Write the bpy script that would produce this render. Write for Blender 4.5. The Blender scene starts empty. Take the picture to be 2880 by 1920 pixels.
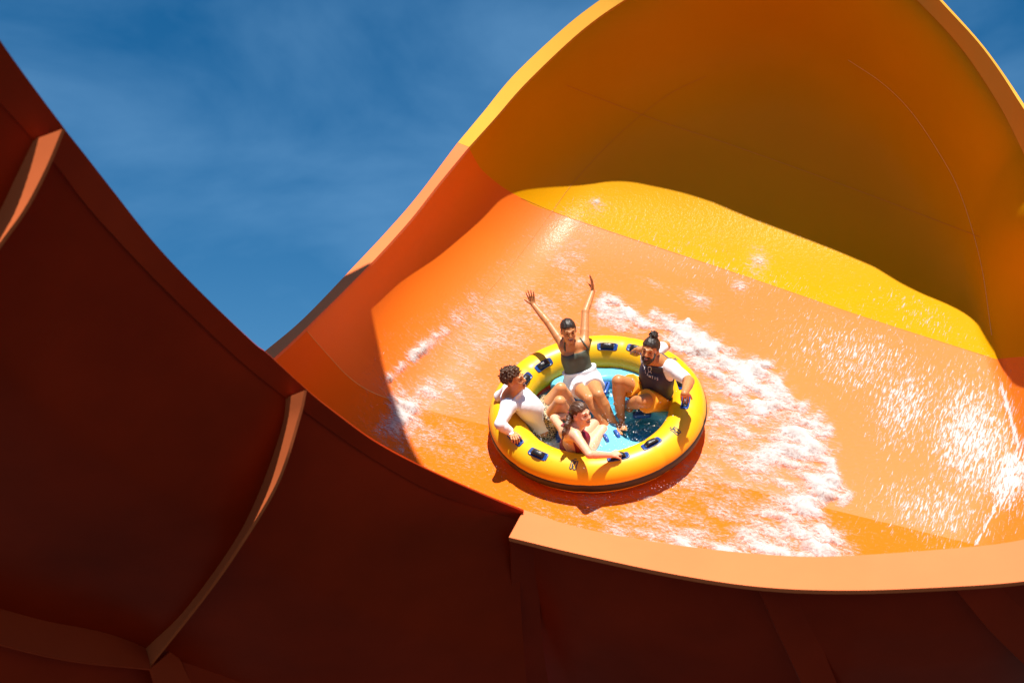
import bpy, math, random
import numpy as np
from mathutils import Vector, Matrix

random.seed(7)
rng = np.random.default_rng(7)
scene = bpy.context.scene
COL = scene.collection

# ------------------------------------------------------------------ frames
# Everything is laid out in a survey frame (X right, Y away, Z up along the
# photographer's level) and rotated into the world by the camera's pitch.
PITCH = math.radians(14.0)
CAM_H = 7.0
F = 2352 * 50.0 / 36.0            # focal length in survey pixels
CP, SP = math.cos(PITCH), math.sin(PITCH)
ROT = np.array([[1, 0, 0], [0, CP, -SP], [0, SP, CP]])


def W(p):
    """survey frame -> world"""
    p = np.asarray(p, float)
    return p @ ROT.T + np.array([0, 0, CAM_H])


def Wdir(p):
    return np.asarray(p, float) @ ROT.T


def ray(x, y):
    x = np.asarray(x, float)
    y = np.asarray(y, float)
    return np.stack([(x - 1176) / F, np.ones_like(x), (784 - y) / F], -1)


def D(x, y, d):
    return ray(x, y) * np.asarray(d, float)[..., None]


def nrm(v):
    v = np.asarray(v, float)
    return v / np.linalg.norm(v, axis=-1, keepdims=True)


def resample(poly, n):
    """n points evenly spaced along a polyline after Catmull-Rom smoothing"""
    poly = np.asarray(poly, float)
    P = np.vstack([2 * poly[0] - poly[1], poly, 2 * poly[-1] - poly[-2]])
    out = []
    for i in range(1, len(P) - 2):
        t = np.linspace(0, 1, 24, endpoint=False)[:, None]
        a, b, c, d = P[i - 1], P[i], P[i + 1], P[i + 2]
        out.append(.5 * (2 * b + (c - a) * t + (2 * a - 5 * b + 4 * c - d) * t ** 2 + (3 * b - a - 3 * c + d) * t ** 3))
    out.append(poly[-1:])
    q = np.vstack(out)
    L = np.r_[0, np.cumsum(np.linalg.norm(np.diff(q, axis=0), axis=1))]
    s = np.linspace(0, L[-1], n)
    return np.stack([np.interp(s, L, q[:, k]) for k in range(q.shape[1])], -1)


# ------------------------------------------------------------------ objects
def tag(o, label=None, cat=None, group=None, kind=None):
    if label: o['label'] = label
    if cat: o['category'] = cat
    if group: o['group'] = group
    if kind: o['kind'] = kind
    return o


def empty(name, loc, label=None, cat=None, group=None):
    o = bpy.data.objects.new(name, None)
    o.empty_display_size = .2
    COL.objects.link(o)
    o.location = loc
    return tag(o, label, cat, group)


def world_loc(o):
    v = Vector((0, 0, 0))
    while o is not None:
        v += o.location
        o = o.parent
    return np.array(v)


def mesh(name, verts, faces, mat, parent=None, smooth=True, origin=None, attrs=None, uvs=None):
    """verts in WORLD coordinates"""
    verts = np.asarray(verts, float)
    base = world_loc(parent) if parent is not None else np.zeros(3)
    if origin is None and parent is None:
        origin = verts.mean(0)
    if origin is not None:
        loc = np.asarray(origin) - base
    else:
        loc = np.zeros(3)
    me = bpy.data.meshes.new(name)
    v = verts - base - loc
    if isinstance(faces, np.ndarray):
        k = faces.shape[1]
        me.vertices.add(len(v))
        me.vertices.foreach_set('co', v.astype(np.float32).ravel())
        me.loops.add(faces.size)
        me.loops.foreach_set('vertex_index', faces.astype(np.int32).ravel())
        me.polygons.add(len(faces))
        me.polygons.foreach_set('loop_start', np.arange(0, faces.size, k, dtype=np.int32))
        me.update(calc_edges=True)
        me.validate()
    else:
        me.from_pydata([tuple(a) for a in v], [], [tuple(int(i) for i in f) for f in faces])
        me.update()
    if smooth:
        me.polygons.foreach_set('use_smooth', [True] * len(me.polygons))
    if attrs:
        for nm, arr in attrs.items():
            at = me.attributes.new(nm, 'FLOAT', 'POINT')
            at.data.foreach_set('value', np.asarray(arr, np.float32))
    mats = mat if isinstance(mat, (list, tuple)) else [mat]
    for m in mats:
        me.materials.append(m)
    o = bpy.data.objects.new(name, me)
    o.location = loc
    COL.objects.link(o)
    if parent is not None:
        o.parent = parent
    return o


def gridfaces(nu, nv, closed_u=False, closed_v=False, flip=False):
    f = []
    a = np.arange(nu if closed_u else nu - 1)
    b = np.arange(nv if closed_v else nv - 1)
    A, B = np.meshgrid(a, b, indexing='ij')
    A2, B2 = (A + 1) % nu, (B + 1) % nv
    f = np.stack([A * nv + B, A2 * nv + B, A2 * nv + B2, A * nv + B2], -1).reshape(-1, 4)
    return f[:, ::-1].copy() if flip else f


def loft(name, curves, mat, parent=None, thick=None, flip=False, smooth=True, attrs=None):
    """skin a list of equally sampled curves (survey frame). thick: solidify"""
    C = np.stack(curves)                       # (nc, n, 3)
    o = mesh(name, W(C.reshape(-1, 3)), gridfaces(C.shape[0], C.shape[1], flip=flip), mat, parent, smooth)
    if thick:
        m = o.modifiers.new('thickness', 'SOLIDIFY')
        m.thickness = thick
        m.offset = -1
        e = o.modifiers.new('crisp edges', 'EDGE_SPLIT')
        e.split_angle = math.radians(45)
    return o


# ------------------------------------------------------------------ materials
def new_mat(name):
    m = bpy.data.materials.new(name)
    m.use_nodes = True
    nt = m.node_tree
    b = nt.nodes['Principled BSDF']
    return m, nt, b


def nd(nt, typ, **kw):
    n = nt.nodes.new(typ)
    for k, v in kw.items():
        if k in n.inputs.keys():
            n.inputs[k].default_value = v
        else:
            setattr(n, k, v)
    return n


def simple_mat(name, col, rough=.5, spec=.5, var=.08, scale=8., bump=0., bscale=60., coat=0., sss=0.):
    m, nt, b = new_mat(name)
    tc = nd(nt, 'ShaderNodeTexCoord')
    nz = nd(nt, 'ShaderNodeTexNoise', Scale=scale, Detail=5.)
    nt.links.new(tc.outputs['Object'], nz.inputs['Vector'])
    mx = nd(nt, 'ShaderNodeMix', data_type='RGBA')
    mx.inputs[6].default_value = (*[c * (1 - var) for c in col], 1)
    mx.inputs[7].default_value = (*[min(1, c * (1 + var)) for c in col], 1)
    nt.links.new(nz.outputs['Fac'], mx.inputs[0])
    nt.links.new(mx.outputs[2], b.inputs['Base Color'])
    b.inputs['Roughness'].default_value = rough
    b.inputs['Specular IOR Level'].default_value = spec
    b.inputs['Coat Weight'].default_value = coat
    b.inputs['Coat Roughness'].default_value = .12
    if sss:
        b.inputs['Subsurface Weight'].default_value = sss
        b.inputs['Subsurface Radius'].default_value = (.9, .35, .2)
        b.inputs['Subsurface Scale'].default_value = .012
    if bump:
        nb = nd(nt, 'ShaderNodeTexNoise', Scale=bscale, Detail=4.)
        nt.links.new(tc.outputs['Object'], nb.inputs['Vector'])
        bp = nd(nt, 'ShaderNodeBump', Strength=bump, Distance=.01)
        nt.links.new(nb.outputs['Fac'], bp.inputs['Height'])
        nt.links.new(bp.outputs['Normal'], b.inputs['Normal'])
    return m


# ------------------------------------------------------------------ camera, sun, sky
cam_d = bpy.data.cameras.new('camera')
cam_d.lens = 50
cam_d.sensor_width = 36
cam_d.clip_end = 5000
cam_d.clip_start = .05
cam = bpy.data.objects.new('camera', cam_d)
COL.objects.link(cam)
cam.location = (0, 0, CAM_H)
cam.rotation_euler = (math.pi / 2 + PITCH, 0, 0)
scene.camera = cam
cam_d.dof.use_dof = True
cam_d.dof.focus_distance = 13.4
cam_d.dof.aperture_fstop = 1.6

SUN_TO = nrm(np.array([.04, -.32, .94]))        # towards the sun, survey frame
sw = Wdir(SUN_TO)
SUN_EL = math.asin(sw[2])
SUN_AZ = math.atan2(sw[0], sw[1])
sd = bpy.data.lights.new('sun', 'SUN')
sd.energy = 5.0
sd.angle = math.radians(.5)
sd.color = (1.0, .95, .87)
sun = bpy.data.objects.new('sun', sd)
COL.objects.link(sun)
sun.rotation_euler = Vector(tuple(sw)).to_track_quat('Z', 'Y').to_euler()
sun.location = (0, 0, 40)

world = bpy.data.worlds.new('World')
scene.world = world
world.use_nodes = True
wn = world.node_tree
bg = wn.nodes['Background']
sky = nd(wn, 'ShaderNodeTexSky', sky_type='NISHITA')
sky.sun_disc = False
sky.sun_elevation = SUN_EL
sky.sun_rotation = SUN_AZ
sky.air_density = 1.0
sky.dust_density = .3
sky.ozone_density = 2.0
# thin high cloud, drawn on the sky itself by direction
wtc = nd(wn, 'ShaderNodeTexCoord')
wmp = nd(wn, 'ShaderNodeMapping')
wmp.inputs['Scale'].default_value = (2.2, 2.2, 5.0)
wmp.inputs['Rotation'].default_value = (.3, .5, .2)
wn.links.new(wtc.outputs['Generated'], wmp.inputs['Vector'])
wnz = nd(wn, 'ShaderNodeTexNoise', Scale=1.6, Detail=7., Roughness=.55, Distortion=.4)
wn.links.new(wmp.outputs['Vector'], wnz.inputs['Vector'])
wrp = nd(wn, 'ShaderNodeMapRange')
wrp.inputs['From Min'].default_value = .40
wrp.inputs['From Max'].default_value = .78
wrp.inputs['To Max'].default_value = .34
wn.links.new(wnz.outputs['Fac'], wrp.inputs['Value'])
hs = nd(wn, 'ShaderNodeHueSaturation', Hue=.497, Saturation=1.45, Value=1.10)
wn.links.new(sky.outputs['Color'], hs.inputs['Color'])
wmx = nd(wn, 'ShaderNodeMix', data_type='RGBA')
wmx.inputs[7].default_value = (3.4, 6.8, 10.8, 1)
wn.links.new(wrp.outputs['Result'], wmx.inputs[0])
wn.links.new(hs.outputs['Color'], wmx.inputs[6])
wn.links.new(wmx.outputs[2], bg.inputs['Color'])
bg.inputs['Strength'].default_value = .05

scene.view_settings.view_transform = 'Standard'
scene.view_settings.look = 'None'
scene.view_settings.gamma = 1
scene.view_settings.exposure = .76
# ------------------------------------------------------------------ slide surface
N0 = nrm([-.11, -.62, .78])                 # floor normal under the raft
P0 = D(1375., 985., 13.6)                   # raft contact point on the floor
def floor_hit(x, y):
    r = ray(x, y)
    return r * (P0 @ N0 / (r @ N0))[..., None]


KA, KB = floor_hit(np.array(970.), np.array(940.)), floor_hit(np.array(2240.), np.array(1250.))
CX = nrm(KB - KA)                           # across the chute (to the right), along the panel joint
UX = np.cross(N0, CX)                       # up the chute

U_T = 2.45      # where the floor starts to curl
R_B = 3.3
PL = None


U_K = float((KA - P0) @ UX)


def smax(a, b, k):
    a2, b2 = np.maximum(a + k, 0), np.maximum(b + k, 0)
    return np.where((a > -k) & (b > -k), np.sqrt(a2 ** 2 + b2 ** 2) - k, np.maximum(a, b))


PLw = floor_hit(np.array(985.), np.array(700.))
NL = nrm(CX - .10 * N0 + .02 * UX)
PK = floor_hit(np.array(2348.), np.array(1055.))
PA = floor_hit(np.array(2290.), np.array(850.))
PB = floor_hit(np.array(2240.), np.array(1250.))
PRw = PR2 = PK
NR = nrm(nrm(np.cross(N0, PA - PK)) + .80 * N0)
NR2 = nrm(nrm(np.cross(N0, PK - PB)) + 2.0 * N0)


U2 = nrm(UX - .16 * CX)


def cavity(p):
    q = p - P0
    u, n = q @ UX, q @ N0
    uc = q @ U2
    uu = np.maximum(uc - U_T, 0)
    ua = np.minimum(u - U_K, 0)                     # lower panel lies flatter
    n = n + .09 * ua
    f = np.where(uc > U_T, np.sqrt(uu ** 2 + (n - R_B) ** 2) - R_B, -n)
    fl = -((p - PLw) @ NL)
    fr = -((p - PRw) @ NR)
    fr2 = -((p - PR2) @ NR2)
    f = smax(f, fl, 1.05)
    kr = .08 + 2.2 * np.clip((n - .55) / 3.4, 0, 1)
    f = smax(f, smax(fr, fr2, .02), kr)
    return f


def surf(xy):
    """image points -> surface points (far wall of the convex cavity)"""
    r = ray(xy[:, 0], xy[:, 1])
    lo = np.full(len(xy), 9.0)
    hi = np.full(len(xy), 60.0)
    # start inside: nudge lo until inside
    for _ in range(60):
        out = cavity(r * lo[:, None]) > 0
        if not out.any(): break
        lo = np.where(out, lo + .15, lo)
    for _ in range(48):
        mid = .5 * (lo + hi)
        o = cavity(r * mid[:, None]) > 0
        hi = np.where(o, mid, hi)
        lo = np.where(o, lo, mid)
    return r * (lo * bulge(xy))[:, None]


BULGE = None


def bulge(xy):
    """gentle change of the curl's depth near its rim (so that its edge stands where its shadow says it does)"""
    if BULGE is None: return np.ones(len(xy))
    P, m, t = BULGE
    d2 = ((xy[:, None, :] - P[None]) ** 2).sum(-1)
    w = 1 / (d2 + 60. ** 2) ** 1.5
    v = (w * m[None]).sum(1) / w.sum(1)
    fall = np.exp(-d2.min(1) / 190. ** 2)
    return 1 + v * fall


# traced outlines (survey pixels)
rim_low = [(330, 1075), (430, 990), (540, 905), (636, 824), (705, 760), (839, 626), (940, 516), (1012, 425), (1079, 343)]
rim_top = [(1079, 343), (1140, 275), (1213, 192), (1336, 76), (1441, 0), (1560, -72), (1700, -125), (1830, -140), (1960, -105), (2050, -50),
           (2109, 0), (2205, 99), (2292, 227), (2352, 338), (2425, 500), (2490, 660), (2545, 818)]
rim_rgt = [(2545, 818), (2560, 890), (2590, 1040), (2625, 1200), (2640, 1347.6)]
near_l = [(2640, 1350), (2352, 1350), (2150, 1350), (1939, 1350), (1775, 1342), (1555, 1315), (1336, 1275), (1150, 1228), (960, 1175),
          (760, 1140), (540, 1110), (330, 1075)]
seamA = [(705, 760), (728, 787), (755, 817), (795, 860), (840, 893), (900, 918), (970, 940), (1200, 996), (1590, 1091.3), (1900, 1167), (2240, 1250), (2640, 1347.6)]
seam = [(1079, 343), (1096, 375), (1114, 397), (1155, 430), (1196, 454), (1231, 473), (1330, 507), (1709, 633), (1972, 723), (2230, 806), (2287, 824)]
seam2 = [(2287, 824), (2352, 819), (2440, 819), (2545, 818)]


# where the edge of the curl's own shadow lies, and from it how deep each piece of the rim stands
shade_edge = [(845, 695), (905, 645), (960, 597), (1060, 525), (1122, 462), (1190, 450), (1300, 427), (1440, 415), (1550, 426), (1660, 460), (1800, 520), (1950, 582),
              (2100, 652), (2200, 708), (2287, 766), (2352, 822), (2390, 860)]
_se = resample(shade_edge, 60)
_rim = np.vstack([resample(rim_low, 80)[:-1], resample(rim_top, 300)])
for _it in range(4):
    _S = surf(_se)
    _P, _m = [], []
    for p_ in _S:
        ks = np.linspace(.05, 7, 700)[:, None]
        q_ = p_ + ks * SUN_TO
        im_ = np.stack([1176 + q_[:, 0] / q_[:, 1] * F, 784 - q_[:, 2] / q_[:, 1] * F], -1)
        dd_ = np.linalg.norm(im_[:, None] - _rim[None], axis=-1)
        i_, j_ = np.unravel_index(dd_.argmin(), dd_.shape)
        if dd_[i_, j_] < 8:
            _P.append(_rim[j_])
            _m.append(q_[i_, 1])
    _P, _m = np.array(_P), np.array(_m)
    BULGE = None
    _b = surf(_P)[:, 1]
    _pm = resample(np.c_[_P, (_m / _b - 1) * 1e4][::3], 420)
    BULGE = (_pm[:, :2], _pm[:, 2] / 1e4, None)


def patch(loop, c, rings):
    """polar patch of the surface inside a closed image outline"""
    loop = np.asarray(loop)
    t = np.linspace(0, 1, rings) ** .8
    pts = c[None, None] + (loop[None] - c[None, None]) * t[:, None, None]
    P = surf(pts.reshape(-1, 2))
    q = pts.reshape(-1, 2)
    e = np.array([.6, 0]), np.array([0, .6])
    NRM = nrm(np.cross(surf(q + e[0]) - surf(q - e[0]), surf(q + e[1]) - surf(q - e[1])))
    NRM *= -np.sign((NRM * ray(q[:, 0], q[:, 1])).sum(1))[:, None]
    n = len(loop)
    fs = gridfaces(rings, n, closed_v=True)
    return P.reshape(-1, 3), fs, NRM


s1 = resample(seam, 150)
s2 = resample(seam2, 30)
rt = resample(rim_top, 200)
rl1 = resample(rim_low[:5], 60)
rl2 = resample(rim_low[4:], 70)
rr = resample(rim_rgt, 50)
nl = resample(near_l, 170)
sA = resample(seamA, 200)
loop_y = np.vstack([rt[:-1], s2[::-1][:-1], s1[::-1][:-1]])
loop_o = np.vstack([rl2[:-1], s1[:-1], s2[:-1], rr[:-1], sA[::-1][:-1]])
loop_l = np.vstack([rl1[:-1], sA, nl[:-1]])
# ------------------------------------------------------------------ slide materials
def gelcoat(name, col, rough=.42, bump=.12, bscale=40., dirt=.10, spec=.055, coat=.0):
    m, nt, b = new_mat(name)
    tc = nd(nt, 'ShaderNodeTexCoord')
    n1 = nd(nt, 'ShaderNodeTexNoise', Scale=.9, Detail=6., Roughness=.6)
    nt.links.new(tc.outputs['Object'], n1.inputs['Vector'])
    mx = nd(nt, 'ShaderNodeMix', data_type='RGBA')
    mx.inputs[6].default_value = (*[c * (1 - dirt) for c in col], 1)
    mx.inputs[7].default_value = (*[min(1, c * (1 + dirt)) for c in col], 1)
    nt.links.new(n1.outputs['Fac'], mx.inputs[0])
    nt.links.new(mx.outputs[2], b.inputs['Base Color'])
    n2 = nd(nt, 'ShaderNodeTexNoise', Scale=bscale, Detail=3.)
    nt.links.new(tc.outputs['Object'], n2.inputs['Vector'])
    bp = nd(nt, 'ShaderNodeBump', Strength=bump, Distance=.01)
    nt.links.new(n2.outputs['Fac'], bp.inputs['Height'])
    nt.links.new(bp.outputs['Normal'], b.inputs['Normal'])
    rr_ = nd(nt, 'ShaderNodeMapRange')
    rr_.inputs['To Min'].default_value = rough * .95
    rr_.inputs['To Max'].default_value = rough * 1.08
    nt.links.new(n1.outputs['Fac'], rr_.inputs['Value'])
    nt.links.new(rr_.outputs['Result'], b.inputs['Roughness'])
    b.inputs['Specular IOR Level'].default_value = spec
    b.inputs['Coat Weight'].default_value = coat
    b.inputs['Coat Roughness'].default_value = .16
    if coat:
        n3 = nd(nt, 'ShaderNodeTexNoise', Scale=20., Detail=5., Roughness=.6)
        nt.links.new(tc.outputs['Object'], n3.inputs['Vector'])
        bp2 = nd(nt, 'ShaderNodeBump', Strength=.30, Distance=.02)
        nt.links.new(n3.outputs['Fac'], bp2.inputs['Height'])
        nt.links.new(bp2.outputs['Normal'], b.inputs['Coat Normal'])
    return m


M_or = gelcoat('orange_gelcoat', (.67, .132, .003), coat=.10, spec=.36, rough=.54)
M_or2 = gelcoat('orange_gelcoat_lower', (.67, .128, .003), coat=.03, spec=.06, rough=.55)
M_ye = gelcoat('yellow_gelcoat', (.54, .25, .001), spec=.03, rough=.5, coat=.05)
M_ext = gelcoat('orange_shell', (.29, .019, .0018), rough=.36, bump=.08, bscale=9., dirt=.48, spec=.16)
M_fl = gelcoat('flange_orange', (.70, .175, .06), rough=.55, bump=.05, dirt=.15)
M_fly = gelcoat('flange_yellow', (.60, .29, .035), rough=.55, bump=.05, dirt=.15)

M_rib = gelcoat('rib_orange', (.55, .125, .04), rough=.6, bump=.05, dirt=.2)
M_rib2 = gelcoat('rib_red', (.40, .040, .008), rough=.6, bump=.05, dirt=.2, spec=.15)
slide = empty('water_slide', W(P0), 'giant orange and yellow fibreglass water slide with curling wall and dark ribbed underside', 'water slide')

def set_normals(o, N):
    o.data.normals_split_custom_set_from_vertices([tuple(v) for v in Wdir(N)])


for lp, c, m_ in ((loop_o, (1380., 960.), M_or), (loop_l, (900., 1080.), M_or2)):
    P, fs, NN = patch(lp, np.array(c), 80)
    set_normals(mesh('orange_chute', W(P), fs[:, ::-1].copy(), m_, slide), NN)
P, fs, NN = patch(loop_y, np.array([1780., 330.]), 70)
ywall = mesh('yellow_wall', W(P), fs[:, ::-1].copy(), M_ye, slide)
set_normals(ywall, NN)


def ribbon(name, inner, outer, mat, th=.03, lip=None):
    """flange between two 3-D curves, a solid strip"""
    return loft(name, [inner, outer], mat, slide, thick=th)


# rim flanges of the far walls: inner edge lies on the wall, outer edge set back
rim_low_out = [(300, 1055), (405, 968), (518, 887), (616, 808), (700, 737), (815, 617), (892, 535), (964, 452), (1053, 333)]
rim_top_out = [(1053, 333), (1112, 262), (1184, 175), (1300, 66), (1385, 0), (1520, -95), (1690, -165), (1840, -178), (1980, -145), (2085, -85),
               (2164, 0), (2263, 111), (2352, 239), (2405, 330), (2480, 490), (2555, 690)]
def rimflange(name, inn, outp, mat, dd0, dd1, n):
    a = surf(resample(inn, n))
    o2 = resample(outp, n)
    dd = np.interp(np.linspace(0, 1, n), np.linspace(0, 1, len(dd0)), dd0)
    o = D(o2[:, 0], o2[:, 1], a[:, 1] + dd)
    return ribbon(name, a, o, mat), a, o
_, ra, ro = rimflange('rim_flange', rim_low, rim_low_out, M_fl, [.12, .12, .12], 0, 60)
_, ta, to = rimflange('rim_flange', rim_top, rim_top_out, M_fly, [.12, .12, .10, .05, -.02, -.05, -.06], 0, 120)

# outer skin of the far walls (their backs), so that the walls have a thickness
def back_skin(name, rim, mat, drop):
    n = len(rim)
    q = rim + np.array(drop)
    return loft(name, [rim, .5 * (rim + q), q], mat, slide)

# ---------------- near wall, right part: sunlit top flange
fl_in = [(1203, 1170), (1336, 1212), (1555, 1251), (1775, 1274), (1939, 1276), (2219, 1256), (2352, 1238), (2480, 1200), (2640, 1130)]
fl_out = [(1169, 1233), (1336, 1273), (1555, 1319), (1747, 1347), (1939, 1355), (2159, 1348), (2352, 1334), (2500, 1305), (2680, 1240)]
NF = 90
fi, fo = resample(fl_in, NF), resample(fl_out, NF)
FI = D(fi[:, 0], fi[:, 1], np.interp(fi[:, 0], [1200, 1600, 2000, 2400, 2640], [10.6, 10.1, 9.7, 9.5, 9.4]))
FO = D(fo[:, 0], fo[:, 1], FI[:, 1] - .27)
loft('near_flange', [FI, FO], M_fl, slide, thick=.035)
# inner face going down to the chute floor (hidden from here)
nn = surf(resample([(1150, 1228), (1336, 1275), (1555, 1315), (1775, 1342), (1939, 1350), (2150, 1348), (2352, 1349), (2640, 1349)], NF))
loft('near_wall', [FI + np.array([0, .01, -.01]), .5 * (FI + nn) + np.array([0, .12, -.1]), nn], M_or, slide)
# outer skin below the flange, bellying then tucking under
def shell(top, depth_add, z_add, mat, name='outer_shell'):
    rows = [top + np.array([0, dy, dz]) for dy, dz in zip(depth_add, z_add)]
    return loft(name, rows, mat, slide), rows
RZ = [0, .10, .3, .6, .9, 1.2, 1.6, 2.0, 4.0]       # metres down the shell
RD = [.0, .03, .16, .40, .68, 1.0, 1.45, 1.95, 4.6]    # how far it tucks away
zz = np.linspace(0, 4.0, 60)
rows = [FI + np.array([0, np.interp(z, RZ, RD) - .02, -z - .03]) for z in zz]
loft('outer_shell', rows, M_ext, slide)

# ---------------- near wall, left part: dark shell seen from below, its flange and ribs
ltop = [(-190, -190), (-90, -40), (0, 95), (75, 200), (150, 300), (250, 430), (350, 555), (450, 660), (580, 784), (612, 809), (707, 896), (784, 956), (860, 1010), (963, 1066),
        (1100, 1128), (1203, 1170)]
lund = [(-280, -60), (-160, 70), (0, 215), (40, 268), (80, 325), (225, 505), (350, 635), (430, 715), (560, 832), (592, 858), (680, 934), (784, 1009), (852, 1056), (960, 1110),
        (1090, 1162), (1190, 1196)]
NLn = 130
LT, LU = resample(ltop, NLn), resample(lund, NLn)
def dl(x): return np.interp(x, [-300, 0, 150, 400, 700, 960, 1203], [6.6, 7.2, 7.6, 8.5, 9.5, 10.1, 10.55])
# skin of the dark shell: stations down the belly, interpolated along the rim
st = [
    [(-280, -60), (-330, 100), (-420, 350), (-560, 650), (-680, 950), (-760, 1190)],
    [(80, 325), (40, 410), (0, 495), (-80, 640), (-200, 830), (-330, 1060), (-400, 1287)],
    [(225, 505), (190, 590), (140, 700), (60, 880), (-40, 1080), (-120, 1240), (-170, 1350)],
    [(430, 715), (400, 790), (350, 910), (270, 1080), (190, 1230), (120, 1350), (80, 1419)],
    [(660, 914), (650, 985), (600, 1130), (540, 1250), (430, 1400), (340, 1490)],
    [(960, 1110), (955, 1180), (930, 1300), (880, 1440), (800, 1590), (700, 1720)],
    [(1198, 1190), (1196, 1260), (1196, 1380), (1204, 1500), (1214, 1620), (1225, 1760)]]
xs_ = [-280, 80, 225, 430, 660, 960, 1198]
NT = 44
def depth_down(x, T, off):
    """depth of the shell below the flange: stays just inside the flange's noon shadow, then tucks under"""
    t = np.linspace(0, 1, NT)
    d0 = dl(np.array(x))
    h = np.r_[0, np.cumsum(np.linalg.norm(np.diff(T, axis=0), axis=1))] * d0 / F
    return d0 + .10 - off + .35 * h + .85 * np.maximum(h - 1.0, 0) ** 1.25

cols = []
for x, p in zip(xs_, st):
    T = resample(p, NT)
    cols.append(D(T[:, 0], T[:, 1], depth_down(x, T, 0.)))
cols = np.stack(cols)                                  # (station, t, 3)
NS = 120
skin = np.stack([resample(cols[:, k], NS) for k in range(NT)])
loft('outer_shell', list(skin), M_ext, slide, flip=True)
LTs = resample(ltop, 400)
xe = np.interp(np.linspace(0, 1, NS), np.linspace(0, 1, len(xs_)), [-190, 150, 275, 490, 707, 990, 1206])
top = np.stack([np.interp(xe, LTs[:, 0], LTs[:, k]) for k in range(2)], -1)
kk = NS
A = D(top[:, 0], top[:, 1], dl(top[:, 0]))
loft('rim_flange', [A[:kk], skin[0][:kk]], M_ext, slide, thick=.018, flip=True)

def rib(name, junction, edge, x, prot, mat=M_ext, th=.02):
    J, E = resample(junction, NT), resample(edge, NT)
    dj = depth_down(x, J, 0.)
    a = D(J[:, 0], J[:, 1], dj + .02)
    b = D(E[:, 0], E[:, 1], dj - np.interp(np.linspace(0, 1, NT), np.linspace(0, 1, len(prot)), prot))
    return loft(name, [a, b], mat, slide, thick=th)

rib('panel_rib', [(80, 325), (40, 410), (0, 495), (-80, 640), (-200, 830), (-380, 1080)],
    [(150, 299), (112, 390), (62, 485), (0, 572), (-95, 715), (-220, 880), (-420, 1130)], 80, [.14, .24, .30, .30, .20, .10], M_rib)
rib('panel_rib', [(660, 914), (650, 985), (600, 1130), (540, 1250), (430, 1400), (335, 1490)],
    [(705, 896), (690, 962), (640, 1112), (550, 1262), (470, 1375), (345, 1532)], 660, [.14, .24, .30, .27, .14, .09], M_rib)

# end frame where the two shells bolt together, and the ribs of the right shell
def skinrib(name, edge, junction, e_in, mat=M_ext):
    E, J = resample(edge, 40), resample(junction, 40)
    top_y = np.interp(E[:, 0], fi[:, 0], FI[:, 1])
    t = np.linspace(0, 1, 40)
    d = np.interp(np.interp(J[:, 0], fi[:, 0], np.arange(NF)), np.arange(NF), FI[:, 1])
    hJ = np.maximum((J[:, 1] - np.interp(J[:, 0], fi[:, 0], fi[:, 1])) * d / F, 0)
    dj = d + np.interp(hJ, RZ, RD) + .02
    return loft(name, [D(J[:, 0], J[:, 1], dj), D(E[:, 0], E[:, 1], dj - e_in)], mat, slide, thick=.02)

skinrib('panel_rib', [(1172, 1236), (1175, 1330), (1181, 1450), (1195, 1568), (1215, 1680)], [(1240, 1255), (1238, 1330), (1244, 1450), (1260, 1568), (1285, 1680)], .16)
skinrib('panel_rib', [(1742, 1349), (1775, 1426), (1812, 1505), (1850, 1585), (1900, 1680)], [(1852, 1357), (1872, 1426), (1897, 1505), (1930, 1585), (1975, 1680)], .16)
skinrib('panel_rib', [(2192, 1349), (2269, 1442), (2340, 1513), (2440, 1610)], [(2330, 1342), (2380, 1430), (2430, 1500), (2510, 1600)], .16)
# lower longitudinal flange of the left shell and the darker panels under it
J_ = skin[-1]
J_ = J_[(1176 + J_[:, 0] / J_[:, 1] * F) < 345]
n_ = len(J_)
jx = 1176 + J_[:, 0] / J_[:, 1] * F
ex = resample([(-790, 1240), (-400, 1345), (-170, 1420), (0, 1478), (170, 1517), (350, 1535)], 300)
ey = np.interp(jx + 8, ex[:, 0], ex[:, 1])
OUTR = D(jx + 8, ey, J_[:, 1] - .16)
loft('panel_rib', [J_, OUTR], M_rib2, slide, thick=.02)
ext_ = np.stack([np.linspace(0, 1.6, 20), np.linspace(0, .5, 20), -np.linspace(0, .55, 20)], -1)[1:]
J2 = np.vstack([J_, J_[-1] + ext_])
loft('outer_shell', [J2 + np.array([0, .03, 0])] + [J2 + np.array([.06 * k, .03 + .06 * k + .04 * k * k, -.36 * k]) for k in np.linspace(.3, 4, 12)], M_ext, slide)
kk_ = np.linspace(0, 2.5, 24)[:, None]
lowJ = J_[-1] + np.array([.2, .06, 0]) + kk_ * np.array([.12, .08, -.36]) + kk_ ** 2 * np.array([0, .05, 0])
lowE = OUTR[-1] + kk_ * np.array([.07, .08, -.36]) + kk_ ** 2 * np.array([0, .05, 0])
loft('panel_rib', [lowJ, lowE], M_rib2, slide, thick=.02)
# unseen flume added overhead, its edge shaped to shade the lower left wall
edge_img = np.array([(792, 560), (818, 618), (845, 695), (862, 765), (880, 850), (905, 930), (960, 1060), (1020, 1160)], float)
LS = SUN_TO
base = surf(edge_img)
base[0] = base[1] + (base[1] - base[2]) * .8
eb = resample(base + LS * 8.0, 40)
eb = np.vstack([eb[0] + (eb[0] - eb[3]) * np.linspace(6, .3, 12)[:, None], eb, ])
prof = []
for a_ in np.linspace(0, 1, 15):
    w_ = 2.6 * a_
    prof.append(eb + np.array([-w_, -.25 * w_, -1.0 * math.sin(math.pi * a_) ** .8]))
loft('unseen_shade_flume', prof, M_or, slide, thick=.03)

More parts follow.
